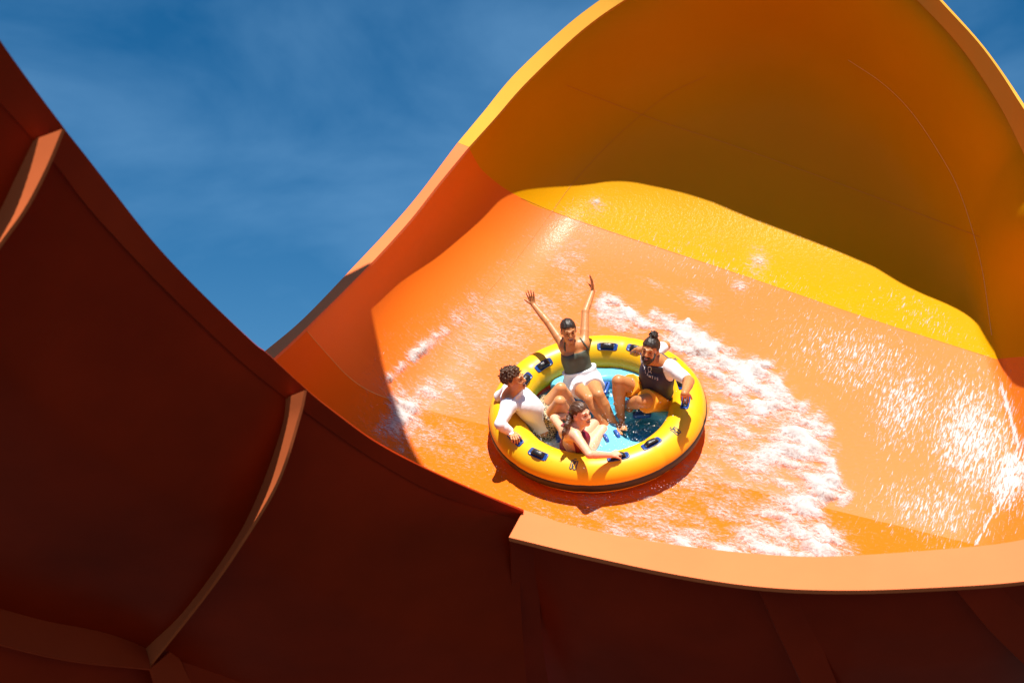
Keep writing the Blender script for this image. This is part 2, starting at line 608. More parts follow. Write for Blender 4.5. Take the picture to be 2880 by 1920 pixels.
# panel joints: a hair of sealant standing proud of the shell
M_seam = simple_mat('joint_sealant', (.50, .18, .004), rough=.6)
M_seam2 = simple_mat('joint_sealant_pale', (.62, .34, .10), rough=.6)
def seam_line(pts, mat, w=.009, up=.003, n=90):
    q = resample(pts, n)
    c = surf(q)
    e = .6
    nr_ = nrm(np.cross(surf(q + [e, 0]) - surf(q - [e, 0]), surf(q + [0, e]) - surf(q - [0, e])))
    nr_ *= -np.sign((nr_ * c).sum(1))[:, None]
    t = nrm(np.gradient(c, axis=0))
    s_ = np.cross(t, nr_)
    V = [c + s_ * w * k + nr_ * u for k, u in ((-.5, -.002), (-.3, up), (.3, up), (.5, -.002))]
    loft('panel_joint', V, mat, slide)
seam_line([(1300, 196), (1420, 243), (1528, 283), (1700, 340), (1980, 441), (2252, 545)], M_seam)
seam_line([(1948, 138), (2025, 190), (2088, 251), (2150, 340), (2205, 443), (2252, 600), (2278, 770)], M_seam2)
seam_line([(1622, 175), (1545, 212), (1476, 262), (1410, 320), (1353, 379), (1307, 432), (1265, 490), (1190, 590), (1082, 715)], M_seam, w=.006)
seam_line(seamA[:7], M_seam2)
seam_line([(1060, 708), (1085, 716), (1130, 730), (1180, 745), (1300, 781), (1450, 826)], M_seam, w=.006)
seam_line([(1196, 455), (1330, 508), (1709, 634), (1972, 724), (2262, 817)], M_seam, w=.007)
# ------------------------------------------------------------------ raft frame
E1 = np.array([math.cos(math.radians(8)), 0, math.sin(math.radians(8))])
E1 = nrm(E1 - (E1 @ N0) * N0)
E2 = np.cross(N0, E1)
RC, RT, TZ = .852, .176, .240        # ring radius, tube radius, tube centre height


def R2S(a, b, h):
    """raft coordinates -> survey frame"""
    a, b, h = np.broadcast_arrays(np.asarray(a, float), b, h)
    return P0 + a[..., None] * E1 + b[..., None] * E2 + h[..., None] * N0


def S2R(p):
    q = np.asarray(p) - P0
    return q @ E1, q @ E2, q @ N0


def ck(cx, cy):
    """close-up sheet coordinates -> survey pixels"""
    return 1102.5 + .36458 * np.asarray(cx, float), 604.3 + .36458 * np.asarray(cy, float)


def at_h(cx, cy, h):
    r = ray(*ck(cx, cy))
    t = ((P0 + h * N0) @ N0) / (r @ N0)
    return r * t


def at_d(cx, cy, d):
    return ray(*ck(cx, cy)) * d


def tube_r(th):
    s = np.zeros_like(th)
    for a in TUBE_SEAMS:
        dd = np.abs((th - a + math.pi) % (2 * math.pi) - math.pi)
        s += np.exp(-(dd / .035) ** 2)
    return RT * (1 - .025 * s)


TUBE_SEAMS = [math.radians(a) for a in (20, 62, 97, 135, 172, 215, 255, 300, 338)]


def tube_pt(th, ph, dr=0.):
    """ph = 0 outward, 90 deg up, 180 inward"""
    r = tube_r(th) + dr
    c = RC + r * np.cos(ph)
    return R2S(c * np.cos(th), c * np.sin(th), TZ + r * np.sin(ph))


def tube_hit(cx, cy):
    """where a line of sight first meets the tube: (theta, phi)"""
    r = ray(*ck(cx, cy))
    for d in np.arange(11.5, 15.5, .004):
        a, b, h = S2R(r * d)
        rho = math.hypot(a, b)
        if math.hypot(rho - RC, h - TZ) < RT:
            return math.atan2(b, a), math.atan2(h - TZ, rho - RC)
    raise ValueError((cx, cy))


# ------------------------------------------------------------------ raft materials
M_tube = simple_mat('raft_vinyl_yellow', (.80, .43, .008), rough=.36, spec=.35, var=.06, scale=5, bump=.05, bscale=9)
M_band = simple_mat('raft_rubber_black', (.012, .010, .010), rough=.5)
M_blue = simple_mat('handle_patch_blue', (.012, .05, .22), rough=.35, var=.3, scale=25)
M_blk = simple_mat('handle_webbing_black', (.010, .009, .011), rough=.32, spec=.6, bump=.3, bscale=150)
M_cyan = simple_mat('raft_floor_cyan', (.15, .54, .73), rough=.22, spec=.5, var=.2, scale=9, bump=.12, bscale=22)
M_deep = simple_mat('raft_floor_blue', (.07, .40, .52), rough=.12, spec=.6, var=.3, scale=14, bump=.3, bscale=25)
M_ink = simple_mat('printed_mark', (.07, .075, .09), rough=.5)

raft = empty('inflatable_raft', W(P0), 'round yellow inflatable raft with a black stripe and blue floor carrying four riders', 'raft')
NTH, NPH = 256, 48
th, ph = np.meshgrid(np.linspace(0, 2 * math.pi, NTH, endpoint=False), np.linspace(0, 2 * math.pi, NPH, endpoint=False), indexing='ij')
tube = mesh('tube', W(tube_pt(th, ph).reshape(-1, 3)), gridfaces(NTH, NPH, True, True), M_tube, raft, origin=W(P0 + TZ * N0))
# black rubbing stripe round the outside
phs = np.radians([-25, -23, -12, -2, 4, 6])
drs = [0, .006, .007, .007, .006, 0]
T_, P_ = np.meshgrid(np.linspace(0, 2 * math.pi, NTH, endpoint=False), phs, indexing='ij')
DR_ = np.broadcast_to(drs, T_.shape)
mesh('stripe', W(tube_pt(T_, P_, DR_).reshape(-1, 3)), gridfaces(NTH, 6, True, False, flip=True), M_band, tube)


def tube_map(th0, ph0, x, y, dr):
    """x along the tube, y across it towards the outside (metres) -> survey"""
    rho = RC + RT * math.cos(ph0)
    return tube_pt(th0 - np.asarray(x) / rho, ph0 - np.asarray(y) / RT, dr)


def handle(cx, cy, L=.205, Wd=.080, name='grab_handle', dph=0.):
    t0, p0 = tube_hit(cx, cy)
    p0 += dph
    # patch: rounded rectangle lying on the tube
    n = 48
    a = np.linspace(0, 2 * math.pi, n, endpoint=False)
    sx = np.sign(np.cos(a)) * np.abs(np.cos(a)) ** .35 * L / 2
    sy = np.sign(np.sin(a)) * np.abs(np.sin(a)) ** .35 * Wd / 2
    rings = [(1.0, .000), (1.0, .004), (.93, .007), (.84, .007), (.82, .0045), (.5, .0045), (.01, .0045)]
    V = np.stack([tube_map(t0, p0, sx * k, sy * k, d) for k, d in rings])
    h = mesh(name, W(V.reshape(-1, 3)), gridfaces(len(rings), n, closed_v=True), M_blue, raft)
    # webbing loop: a thick strap arched over the patch
    m, k = 22, 12
    s = np.linspace(-1, 1, m)
    hx = s * L * .33
    hz = .006 + .026 * (1 - np.abs(s) ** 3.2)
    q = np.linspace(0, 2 * math.pi, k, endpoint=False)
    G = []
    for i in range(m):
        yy = np.cos(q) * Wd * .30
        zz = np.sin(q) * (.011 if abs(s[i]) < .8 else .008)
        G.append(tube_map(t0, p0, hx[i] + 0 * q, yy, hz[i] + zz))
    G = np.stack(G)
    f = gridfaces(m, k, closed_v=True)
    fl = [tuple(r) for r in f] + [tuple(range(k)), tuple(range((m - 1) * k, m * k))]
    mesh('strap', W(G.reshape(-1, 3)), fl, M_blk, h)
    return tube_map(t0, p0, 0., 0., .045), t0, p0


H_pos = {}
for key, cx, cy in (('rear', 803, 524), ('rear_l', 400, 640), ('left', 283, 735), ('front_l', 222, 1105), ('front', 366, 1203),
                    ('front_r', 870, 1220), ('right_f', 1080, 1137), ('right', 1296, 872), ('rear_r', 985, 541), ('right_b', 1268, 750)):
    H_pos[key] = handle(cx, cy)

# printed marks: outlined letter shape with three small flames, on the tube
MARK_OUT = [(-.52, -.62), (-.40, .70), (-.12, .78), (.05, .30), (.14, .60), (.58, .62), (.42, -.72), (.16, -.80), (.05, -.72), (-.14, -.25), (-.18, -.66), (-.36, -.78)]
MARK_IN = [(-.12, .66), (-.02, .30), (.12, .10), (.22, .34), (.26, .52), (.06, .52), (.02, .28), (-.04, .42)]
MARK_IN2 = [(-.22, .18), (-.18, -.30), (-.06, -.36), (.02, -.30), (-.10, -.05)]


def stroke(pts, w, closed=True, n=120):
    p = np.asarray(pts, float)
    if closed: p = np.vstack([p, p[:1]])
    L = np.r_[0, np.cumsum(np.linalg.norm(np.diff(p, axis=0), axis=1))]
    s = np.linspace(0, L[-1], n)
    q = np.stack([np.interp(s, L, p[:, k]) for k in range(2)], -1)
    t = np.gradient(q, axis=0)
    t /= np.linalg.norm(t, axis=1, keepdims=True) + 1e-9
    o = np.stack([-t[:, 1], t[:, 0]], -1) * w
    return q - o, q + o


def emblem(cx, cy, size, ang, dph=0.):
    t0, p0 = tube_hit(cx, cy)
    V, Fc, base = [], [], 0
    ca, sa = math.cos(ang), math.sin(ang)
    strokes = [(MARK_OUT, .085, True), (MARK_IN, .085, True), (MARK_IN2, .07, True),
               ([(-.10, .95), (-.04, 1.12)], .055, False), ([(.06, .93), (.10, 1.16)], .055, False), ([(.22, .92), (.26, 1.10)], .055, False)]
    for pts, w, cl in strokes:
        a, b = stroke(pts, w, cl)
        n = len(a)
        for row in (a, b):
            x = (row[:, 0] * ca - row[:, 1] * sa) * size
            y = (row[:, 0] * sa + row[:, 1] * ca) * size
            V.append(tube_map(t0, p0 + dph, -x, -y, .002))
        Fc += [(base + i, base + i + 1, base + n + i + 1, base + n + i) for i in range(n - 1)]
        base += 2 * n
    o = mesh('emblem', W(np.vstack(V)), Fc, M_ink, tube)
    m = o.modifiers.new('print', 'SOLIDIFY')
    m.thickness = .0012


emblem(590, 1268, .058, 0.)
emblem(1232, 1055, .056, 0.)
emblem(1215, 604, .05, 0.)
# ------------------------------------------------------------------ small implicit modeller
def surface_nets(fld, org, vs):
    """iso-0 surface of a sampled field -> verts, quads (outward)"""
    s = fld < 0
    nx, ny, nz = fld.shape
    c = np.zeros((nx - 1, ny - 1, nz - 1), np.uint8)
    for dx in (0, 1):
        for dy in (0, 1):
            for dz in (0, 1):
                c += s[dx:nx - 1 + dx, dy:ny - 1 + dy, dz:nz - 1 + dz]
    act = (c > 0) & (c < 8)
    idx = np.argwhere(act)
    vid = np.full(act.shape, -1, np.int32)
    vid[act] = np.arange(len(idx))
    acc = np.zeros((len(idx), 3))
    cnt = np.zeros(len(idx))
    I, J, K = idx.T
    corners = [(a, b, d) for a in (0, 1) for b in (0, 1) for d in (0, 1)]
    for i, a in enumerate(corners):
        for b in corners[i + 1:]:
            df = [abs(a[k] - b[k]) for k in range(3)]
            if sum(df) != 1: continue
            fa = fld[I + a[0], J + a[1], K + a[2]]
            fb = fld[I + b[0], J + b[1], K + b[2]]
            m = (fa < 0) != (fb < 0)
            t = np.where(m, fa / np.where(m, fa - fb, 1), 0)
            p = np.array(a)[None] + t[:, None] * (np.array(b) - np.array(a))[None]
            acc += np.where(m[:, None], p, 0)
            cnt += m
    V = (idx + acc / cnt[:, None]) * vs + org
    Q = []
    for ax in range(3):
        sl0 = [slice(None)] * 3
        sl1 = [slice(None)] * 3
        sl0[ax] = slice(0, -1)
        sl1[ax] = slice(1, None)
        ch = s[tuple(sl0)] != s[tuple(sl1)]
        e = np.argwhere(ch)
        u, v = (ax + 1) % 3, (ax + 2) % 3
        ok = (e[:, u] > 0) & (e[:, v] > 0) & (e[:, u] < fld.shape[u] - 1) & (e[:, v] < fld.shape[v] - 1)
        e = e[ok]
        def g(du, dv):
            q = e.copy()
            q[:, u] -= du
            q[:, v] -= dv
            return vid[q[:, 0], q[:, 1], q[:, 2]]
        quad = np.stack([g(0, 0), g(1, 0), g(1, 1), g(0, 1)], -1)
        inside_first = s[e[:, 0], e[:, 1], e[:, 2]]
        quad = np.where(inside_first[:, None], quad, quad[:, ::-1])
        Q.append(quad)
    return V, np.vstack(Q)


def relax(V, Q, it=1, lam=.5):
    for _ in range(it):
        acc = np.zeros_like(V)
        cnt = np.zeros(len(V))
        for k in range(4):
            a, b = Q[:, k], Q[:, (k + 1) % 4]
            for x, y in ((a, b), (b, a)):
                for d in range(3):
                    acc[:, d] += np.bincount(x, V[y, d], len(V))
                cnt += np.bincount(x, minlength=len(V))
        V = V * (1 - lam) + lam * acc / np.maximum(cnt, 1)[:, None]
    return V


class Field:
    def __init__(s, lo, hi, vs):
        s.lo, s.vs = np.asarray(lo, float), vs
        s.n = np.ceil((np.asarray(hi) - s.lo) / vs).astype(int) + 1
        s.f = np.full(s.n, 1.0, np.float32)

    def sub(s, lo, hi):
        a = np.clip(np.floor((np.asarray(lo) - s.lo) / s.vs).astype(int), 0, s.n - 1)
        b = np.clip(np.ceil((np.asarray(hi) - s.lo) / s.vs).astype(int) + 1, 1, s.n)
        sl = tuple(slice(a[k], b[k]) for k in range(3))
        g = np.stack(np.meshgrid(*[s.lo[k] + s.vs * np.arange(a[k], b[k]) for k in range(3)], indexing='ij'), -1)
        return sl, g

    def add(s, prim, k=.02):
        fn, lo, hi = prim
        pad = k + .035
        sl, g = s.sub(lo - pad, hi + pad)
        d = fn(g)
        a = s.f[sl]
        h = np.maximum(k - np.abs(a - d), 0) / k
        s.f[sl] = np.minimum(a, d) - h * h * k * .25

    def cut(s, prim, k=.006):
        fn, lo, hi = prim
        pad = k + .03
        sl, g = s.sub(lo - pad, hi + pad)
        d = -fn(g)
        a = s.f[sl]
        h = np.maximum(k - np.abs(a - d), 0) / k
        s.f[sl] = np.maximum(a, d) + h * h * k * .25

    def grid(s):
        return np.stack(np.meshgrid(*[s.lo[k] + s.vs * np.arange(s.n[k]) for k in range(3)], indexing='ij'), -1)

    def like(s, lo, hi):
        """a copy of a sub-block"""
        a = np.clip(np.floor((np.asarray(lo) - s.lo) / s.vs).astype(int), 0, s.n - 2)
        b = np.clip(np.ceil((np.asarray(hi) - s.lo) / s.vs).astype(int) + 1, 2, s.n)
        o = Field.__new__(Field)
        o.lo, o.vs, o.n = s.lo + a * s.vs, s.vs, b - a
        o.f = s.f[tuple(slice(a[k], b[k]) for k in range(3))].copy()
        return o

    def build(s, name, mat, parent, sm=1, keep=None):
        f = s.f
        f = np.pad(f, 1, constant_values=1.0)
        V, Q = surface_nets(f, s.lo - s.vs, s.vs)
        V = relax(V, Q, sm)
        if keep is not None:
            V = keep(V)
        return mesh(name, W(V), Q, mat, parent)


def cone(a, b, ra, rb):
    a, b = np.asarray(a, float), np.asarray(b, float)
    ab = b - a
    L2 = max(ab @ ab, 1e-9)
    def fn(p):
        t = np.clip(((p - a) @ ab) / L2, 0, 1)
        return np.linalg.norm(p - a - t[..., None] * ab, axis=-1) - (ra + t * (rb - ra))
    r = max(ra, rb)
    return fn, np.minimum(a, b) - r, np.maximum(a, b) + r


def ell(c, r, B=None):
    """ellipsoid, B rows = local axes"""
    c, r = np.asarray(c, float), np.asarray(r, float)
    Bm = np.eye(3) if B is None else np.asarray(B)
    def fn(p):
        q = (p - c) @ Bm.T
        k0 = np.linalg.norm(q / r, axis=-1)
        k1 = np.linalg.norm(q / (r * r), axis=-1)
        return k0 * (k0 - 1) / np.maximum(k1, 1e-6)
    m = r.max()
    return fn, c - m, c + m


def vnoise(p, freq, seed=0):
    """cheap smooth noise on points, about -1..1"""
    r_ = np.random.default_rng(seed)
    out = np.zeros(p.shape[:-1])
    for k in range(7):
        d = r_.normal(size=3)
        d /= np.linalg.norm(d)
        out += np.sin((p @ d) * freq * r_.uniform(.6, 1.5) + r_.uniform(0, 6.28))
    return out / 3.2
# ------------------------------------------------------------------ raft floor: cyan cushion with round wells
def disc(a, b, r, h0, h1, rd=.03):
    def fn(p):
        x, y, z = S2R(p)
        dr = np.hypot(x - a, y - b) - r + rd
        dz = np.abs(z - .5 * (h0 + h1)) - .5 * (h1 - h0) + rd
        return np.hypot(np.maximum(dr, 0), np.maximum(dz, 0)) + np.minimum(np.maximum(dr, dz), 0) - rd
    c = R2S(a, b, .5 * (h0 + h1))
    return fn, c - r - .1, c + r + .1


def rc(cx, cy, h):
    a, b, _ = S2R(at_h(cx, cy, h))
    return float(a), float(b)


ff = Field(P0 - np.array([.8, .8, .8]), P0 + np.array([.8, .8, .8]), .012)
ff.add(disc(0, 0, .74, .02, .05, .01), .01)
deep = Field(P0 - np.array([.8, .8, .8]), P0 + np.array([.8, .8, .8]), .012)
ff.f[:] = 1
ff.add(disc(0, 0, .72, .0, .21, .06), .02)
for (x, y, r) in ((1025, 1085, .215), (800, 905, .25), (800, 650, .16), (395, 1110, .24), (620, 1190, .20), (1190, 860, .20), (330, 860, .2), (650, 930, .25)):
    a, b = rc(x, y, .06)
    ff.cut(disc(a, b, r, .02, .5, .01), .07)
cush = ff.build('floor', M_cyan, raft, 2)
T_, = [np.linspace(0, 2 * math.pi, 96, endpoint=False)]
rr_ = np.array([.001, .2, .4, .6, .74])
V = np.stack([R2S(r * np.cos(T_), r * np.sin(T_), .045 + 0 * T_) for r in rr_])
mesh('well', W(V.reshape(-1, 3)), gridfaces(5, 96, closed_v=True), M_deep, raft)
# drain plate seen in the front right well
a, b = rc(1030, 1082, .06)
V = np.stack([R2S(a + r * np.cos(T_), b + r * np.sin(T_), h + 0 * T_) for r, h in ((.001, .07), (.09, .068), (.105, .045))])
mesh('drain_plate', W(V.reshape(-1, 3)), gridfaces(3, 96, closed_v=True), simple_mat('drain_blue', (.006, .12, .27), rough=.3), raft)


def floor_handle(cx, cy, h, cx2, cy2, L=.17, Wd=.07):
    """blue moulded handle on the cushion; second point gives its direction"""
    c = at_h(cx, cy, h)
    d = nrm(at_h(cx2, cy2, h) - c)
    s = np.cross(N0, d)
    n = 40
    a = np.linspace(0, 2 * math.pi, n, endpoint=False)
    sx = np.sign(np.cos(a)) * np.abs(np.cos(a)) ** .4 * L / 2
    sy = np.sign(np.sin(a)) * np.abs(np.sin(a)) ** .4 * Wd / 2
    V = np.stack([c + np.outer(sx * k, d) + np.outer(sy * k, s) + N0 * z for k, z in ((1, -.03), (1, .006), (.9, .010), (.01, .010))])
    o = mesh('floor_handle', W(V.reshape(-1, 3)), gridfaces(4, n, closed_v=True), M_blue2, raft)
    m, k = 16, 10
    q = np.linspace(0, 2 * math.pi, k, endpoint=False)
    G = []
    for t in np.linspace(-1, 1, m):
        G.append(c + d * t * L * .36 + N0 * (.012 + .03 * (1 - abs(t) ** 3)) + np.outer(np.cos(q) * .016, s) + np.outer(np.sin(q) * .009, N0))
    G = np.stack(G)
    mesh('strap', W(G.reshape(-1, 3)), gridfaces(m, k, closed_v=True), M_blue2, o)


M_blue2 = simple_mat('floor_handle_blue', (.03, .10, .38), rough=.3)
floor_handle(788, 782, .19, 770, 830)
floor_handle(862, 1085, .19, 885, 1120)
floor_handle(795, 1112, .19, 815, 1150)
floor_handle(1020, 946, .17, 1060, 943)
floor_handle(580, 858, .19, 600, 880)
floor_handle(498, 1075, .17, 500, 1110)
# ------------------------------------------------------------------ people
def skin_mat(name, col):
    return simple_mat(name, col, rough=.42, spec=.45, var=.13, scale=15, sss=.3, bump=.12, bscale=70)


M_skinA = skin_mat('skin_tan', (.54, .225, .08))
M_skinB = skin_mat('skin_warm', (.62, .265, .10))
M_skinC = skin_mat('skin_bronze', (.52, .215, .075))
M_skinD = skin_mat('skin_fair', (.75, .41, .25))
M_hairdk = simple_mat('hair_dark', (.028, .016, .010), rough=.48, spec=.5, var=.6, scale=45, bump=.25, bscale=90)
M_hairbr = simple_mat('hair_brown', (.085, .034, .014), rough=.40, spec=.5, var=.5, scale=45, bump=.25, bscale=90)
M_haircl = simple_mat('hair_curly_brown', (.085, .036, .016), rough=.5, spec=.4, var=.5, scale=45, bump=.3, bscale=120)
M_brow = simple_mat('brow', (.03, .015, .010), rough=.9, spec=.05)
M_white = simple_mat('cloth_white', (.80, .80, .82), rough=.7, var=.03, bump=.25, bscale=28)
M_green = simple_mat('cloth_dark_green', (.060, .068, .045), rough=.6, var=.15, bump=.1, bscale=200)
M_navy = simple_mat('cloth_navy', (.018, .016, .040), rough=.6, var=.2, bump=.15, bscale=40)
M_orsh = simple_mat('cloth_orange', (.85, .34, .012), rough=.6, var=.1, bump=.5, bscale=26)
M_maroon = simple_mat('cloth_maroon', (.20, .010, .030), rough=.5, var=.1)
M_teeth = simple_mat('teeth', (.8, .77, .70), rough=.3)
M_mouth = simple_mat('mouth', (.10, .012, .010), rough=.5)
M_eye = simple_mat('eye_dark', (.015, .009, .007), rough=.25)
M_lip = simple_mat('lip', (.46, .15, .10), rough=.4)
M_print = simple_mat('shirt_print', (.75, .74, .72), rough=.7)
# leopard-like print of the swim shorts
M_leo, _nt, _b = new_mat('cloth_patterned')
_tc = nd(_nt, 'ShaderNodeTexCoord')
_vo = nd(_nt, 'ShaderNodeTexVoronoi', Scale=34., feature='DISTANCE_TO_EDGE')
_nt.links.new(_tc.outputs['Object'], _vo.inputs['Vector'])
_cr = nd(_nt, 'ShaderNodeMapRange')
_cr.inputs['From Min'].default_value = .05
_cr.inputs['From Max'].default_value = .12
_nt.links.new(_vo.outputs['Distance'], _cr.inputs['Value'])
_mx = nd(_nt, 'ShaderNodeMix', data_type='RGBA')
_mx.inputs[6].default_value = (.50, .38, .20, 1)
_mx.inputs[7].default_value = (.050, .030, .014, 1)
_nt.links.new(_cr.outputs['Result'], _mx.inputs[0])
_nt.links.new(_mx.outputs[2], _b.inputs['Base Color'])
_b.inputs['Roughness'].default_value = .6


def bone(a, cx, cy, L, toward=True):
    """joint on the sight line of (cx, cy) at distance L from joint a"""
    r = ray(*ck(cx, cy))
    r = r / np.linalg.norm(r)
    t = a @ r
    d2 = a @ a - t * t
    s = math.sqrt(max(L * L - d2, 0))
    return r * (t - s if toward else t + s)


def basis(f, u):
    f = nrm(f)
    x = nrm(np.cross(f, u))          # the person's right
    u = np.cross(x, f)
    return np.stack([x, f, u])


class Person:
    def __init__(s, name_label, skin, vs=.0062):
        s.J = {}
        s.skin = skin
        s.label = name_label
        s.vs = vs
        s.prims = []                 # (prim, k)
        s.cuts = []
        s.extra = []

    def add(s, prim, k=.02):
        s.prims.append((prim, k))

    def limb(s, a, b, ra, rb, k=.025, bulge=None):
        if bulge:
            m = a + (b - a) * bulge[0]
            s.add(cone(a, m, ra, bulge[1]), k)
            s.add(cone(m, b, bulge[1], rb), .006)
        else:
            s.add(cone(a, b, ra, rb), k)

    # -- head in its own axes: x right, y forward, z up
    def head(s, c, f, u, sc=1., mouth=(.022, .012), beard=False, female=False):
        B = basis(f, u)
        s.hc, s.hB, s.hs = np.asarray(c, float), B, sc
        T = lambda p: s.hc + sc * (np.asarray(p, float) @ B)
        s.T = T
        E = lambda p, r: ell(T(p), sc * np.asarray(r), B)
        C = lambda a, b, ra, rb: cone(T(a), T(b), sc * ra, sc * rb)
        jw = .040 if female else .047
        s.add(E((0, -.014, .034), (.075, .094, .082)), .03)
        s.add(E((0, .028, -.028), (.063, .068, .084)), .03)
        s.add(E((0, .046, -.078), (jw, .044, .036)), .03)
        s.add(E((0, .078, -.100), (.019, .018, .017)), .02)
        for sx in (-1, 1):
            s.add(E((sx * .036, .068, -.034), (.023, .022, .022)), .02)
            s.add(C((sx * .014, .094, .020), (sx * .042, .082, .022), .009, .008), .015)
            s.add(E((sx * .077, -.006, -.012), (.010, .020, .031)), .012)
        s.add(C((0, .094, .010), (0, .113, -.028), .008, .0125), .012)
        s.add(E((.010, .104, -.032), (.009, .010, .008)), .008)
        s.add(E((-.010, .104, -.032), (.009, .010, .008)), .008)
        for sx in (-1, 1):
            s.cuts.append((E((sx * .031, .103, .003), (.017, .013, .010)), .012))
        mw, mh = mouth
        s.cuts.append((E((0, .097, -.064), (mw, .020, mh)), .006))
        s.add(C((0, -.018, -.06), (0, -.024, -.12), .054, .054), .03)
        s.face = dict(mouth=mouth, beard=beard)

    def hand(s, w, d, pn, curl=.3, spread=.25, thumb=1, sc=1., thumb_out=.7, curls=None):
        """w wrist, d pointing direction, pn palm normal, thumb side = thumb * cross(d, pn)"""
        d = nrm(d)
        pn = nrm(pn - (pn @ d) * d)
        sd = np.cross(d, pn) * thumb
        ks = []
        for i in range(4):
            o = (.0285 - .019 * i)
            kn = w + sc * (d * (.088 - .004 * abs(i - 1)) + sd * o * (1 + spread * .3))
            s.add(cone(w + sc * sd * o * .55 + sc * d * .01, kn, sc * .0125, sc * .0095), .012)
            ks.append(kn)
        lens = [(.040, .025, .020), (.045, .029, .021), (.041, .027, .021), (.032, .020, .018)]
        for i in range(4):
            a = (1.5 - i) * spread * .32
            dr = nrm(d * math.cos(a) + sd * math.sin(a))
            p = ks[i]
            cu = curl if curls is None else curls[i]
            ang = 0
            for j, L in enumerate(lens[i]):
                ang += cu * (1.0, 1.15, .8)[j]
                q = p + sc * L * (dr * math.cos(ang) + pn * math.sin(ang))
                s.add(cone(p, q, sc * (.0088 - .0008 * j), sc * (.0082 - .0009 * j)), .004)
                p = q
        t0 = w + sc * (d * .028 + sd * .026)
        td = nrm(d * (1 - .5 * thumb_out) + sd * thumb_out + pn * .25)
        t1 = t0 + sc * .040 * td
        td2 = nrm(td + d * .5 + pn * (.2 + curl * .7))
        t2 = t1 + sc * .030 * td2
        t3 = t2 + sc * .022 * nrm(td2 + pn * curl * .6)
        s.add(cone(w + sc * d * .015, t0, sc * .015, sc * .014), .01)
        s.add(cone(t0, t1, sc * .0135, sc * .0105), .008)
        s.add(cone(t1, t2, sc * .0098, sc * .009), .005)
        s.add(cone(t2, t3, sc * .009, sc * .0078), .004)

    def foot(s, ank, toe, up, w=.036):
        d = nrm(toe - ank)
        up = nrm(up - (up @ d) * d)
        heel = ank - d * .035 - up * .035
        ball = ank + d * .125 - up * .05
        s.add(cone(ank, ank - up * .03, .038, .034), .02)
        s.add(cone(heel, ball, .031, .024), .02)
        s.add(cone(ank + d * .01, ball, .034, .022), .02)
        sd = np.cross(d, up)
        for i in range(5):
            a = ball + sd * (-.030 + .015 * i)
            s.add(cone(a - d * .02, a + d * (.052 - .007 * i), .0125, .0085 if i else .011), .006)

    def torso(s, hl, hr, wl, wr, cl, cr, sl, sr, nk, r=(.115, .098, .112, .055), neck=.052, k=.06):
        """bars hip-hip, waist-waist, chest-chest, shoulder-shoulder"""
        s.add(cone(hl, hr, r[0], r[0]), k)
        s.add(cone(.5 * (hl + wl), .5 * (hr + wr), .5 * (r[0] + r[1]), .5 * (r[0] + r[1])), k)
        s.add(cone(wl, wr, r[1], r[1]), k)
        s.add(cone(.5 * (wl + cl), .5 * (wr + cr), .5 * (r[2] + r[1]), .5 * (r[2] + r[1])), k)
        s.add(cone(cl, cr, r[2], r[2]), k)
        m = .5 * (sl + sr)
        s.add(cone(sl, sr, r[3], r[3]), k)
        s.add(cone(nk, m + (sl - m) * .75, neck, .045), .05)
        s.add(cone(nk, m + (sr - m) * .75, neck, .045), .05)
        s.add(cone(m, nk, .07, neck), .05)

    def finish(s, pad=.05):
        lo = np.min([p[1] for p, _ in s.prims], 0) - pad
        hi = np.max([p[2] for p, _ in s.prims], 0) + pad
        s.F = Field(lo, hi, s.vs)
        for p, k in s.prims: s.F.add(p, k)
        for p, k in s.cuts: s.F.cut(p, k)
        return s.F

    def root(s, name='person', base=None):
        s.e = empty(name, W(base), s.label, 'person', 'riders in the raft')
        s.F.build('body', s.skin, s.e, 1)

    def cloth(s, name, mat, off, regions, cuts=(), sm=1, wr=0., lo=None, hi=None):
        """garment: the body grown by off, kept where every region is negative"""
        c = s.F.like(lo, hi) if lo is not None else s.F.like(s.F.lo, s.F.lo + s.F.vs * s.F.n)
        g = c.grid()
        f = c.f - off
        if wr:
            f = f + wr * vnoise(g, 55, 3)
        R = regions(g)
        c.f = np.maximum(f, R).astype(np.float32)
        return c.build(name, mat, s.e, sm)

    def facebits(s, eye_open=.0055, brow=M_brow, teeth=True, lipcol=M_lip):
        T, B, sc = s.T, s.hB, s.hs
        def bit(name, prims, mat, vs=.0032):
            lo = np.min([p[1] for p in prims], 0) - .012
            hi = np.max([p[2] for p in prims], 0) + .012
            f = Field(lo, hi, vs)
            for p in prims: f.add(p, .004)
            return f.build(name, mat, s.e, 1)
        E = lambda p, r: ell(T(p), sc * np.asarray(r), B)
        C = lambda a, b, ra, rb: cone(T(a), T(b), sc * ra, sc * rb)
        for sx in (-1, 1):
            bit('eye', [E((sx * .031, .0885, .002), (.0115, .0095, eye_open * .8))], M_eye)
            bit('eyebrow', [C((sx * .016, .0985, .0315), (sx * .032, .0965, .0345), .0036, .0036), C((sx * .032, .0965, .0345), (sx * .047, .083, .026), .0036, .0026)], brow)
        mw, mh = s.face['mouth']
        bit('mouth', [E((0, .088, -.064), (mw * .98, .014, mh * .98))], M_mouth)
        if teeth:
            bit('teeth', [E((0, .0925, -.064 + mh * .42), (mw * .80, .0095, mh * .45 + .0015))], M_teeth)
        k = mw * 1.12
        bit('lips', [C((-k, .084, -.055), (-.35 * mw, .102, -.064 - mh), .003, .005), C((-.35 * mw, .102, -.064 - mh), (.35 * mw, .102, -.064 - mh), .005, .005),
                     C((k, .084, -.055), (.35 * mw, .102, -.064 - mh), .003, .005),
                     C((-k, .084, -.054), (0, .1025, -.062 + mh), .0024, .0028), C((k, .084, -.054), (0, .1025, -.062 + mh), .0024, .0028)], lipcol)

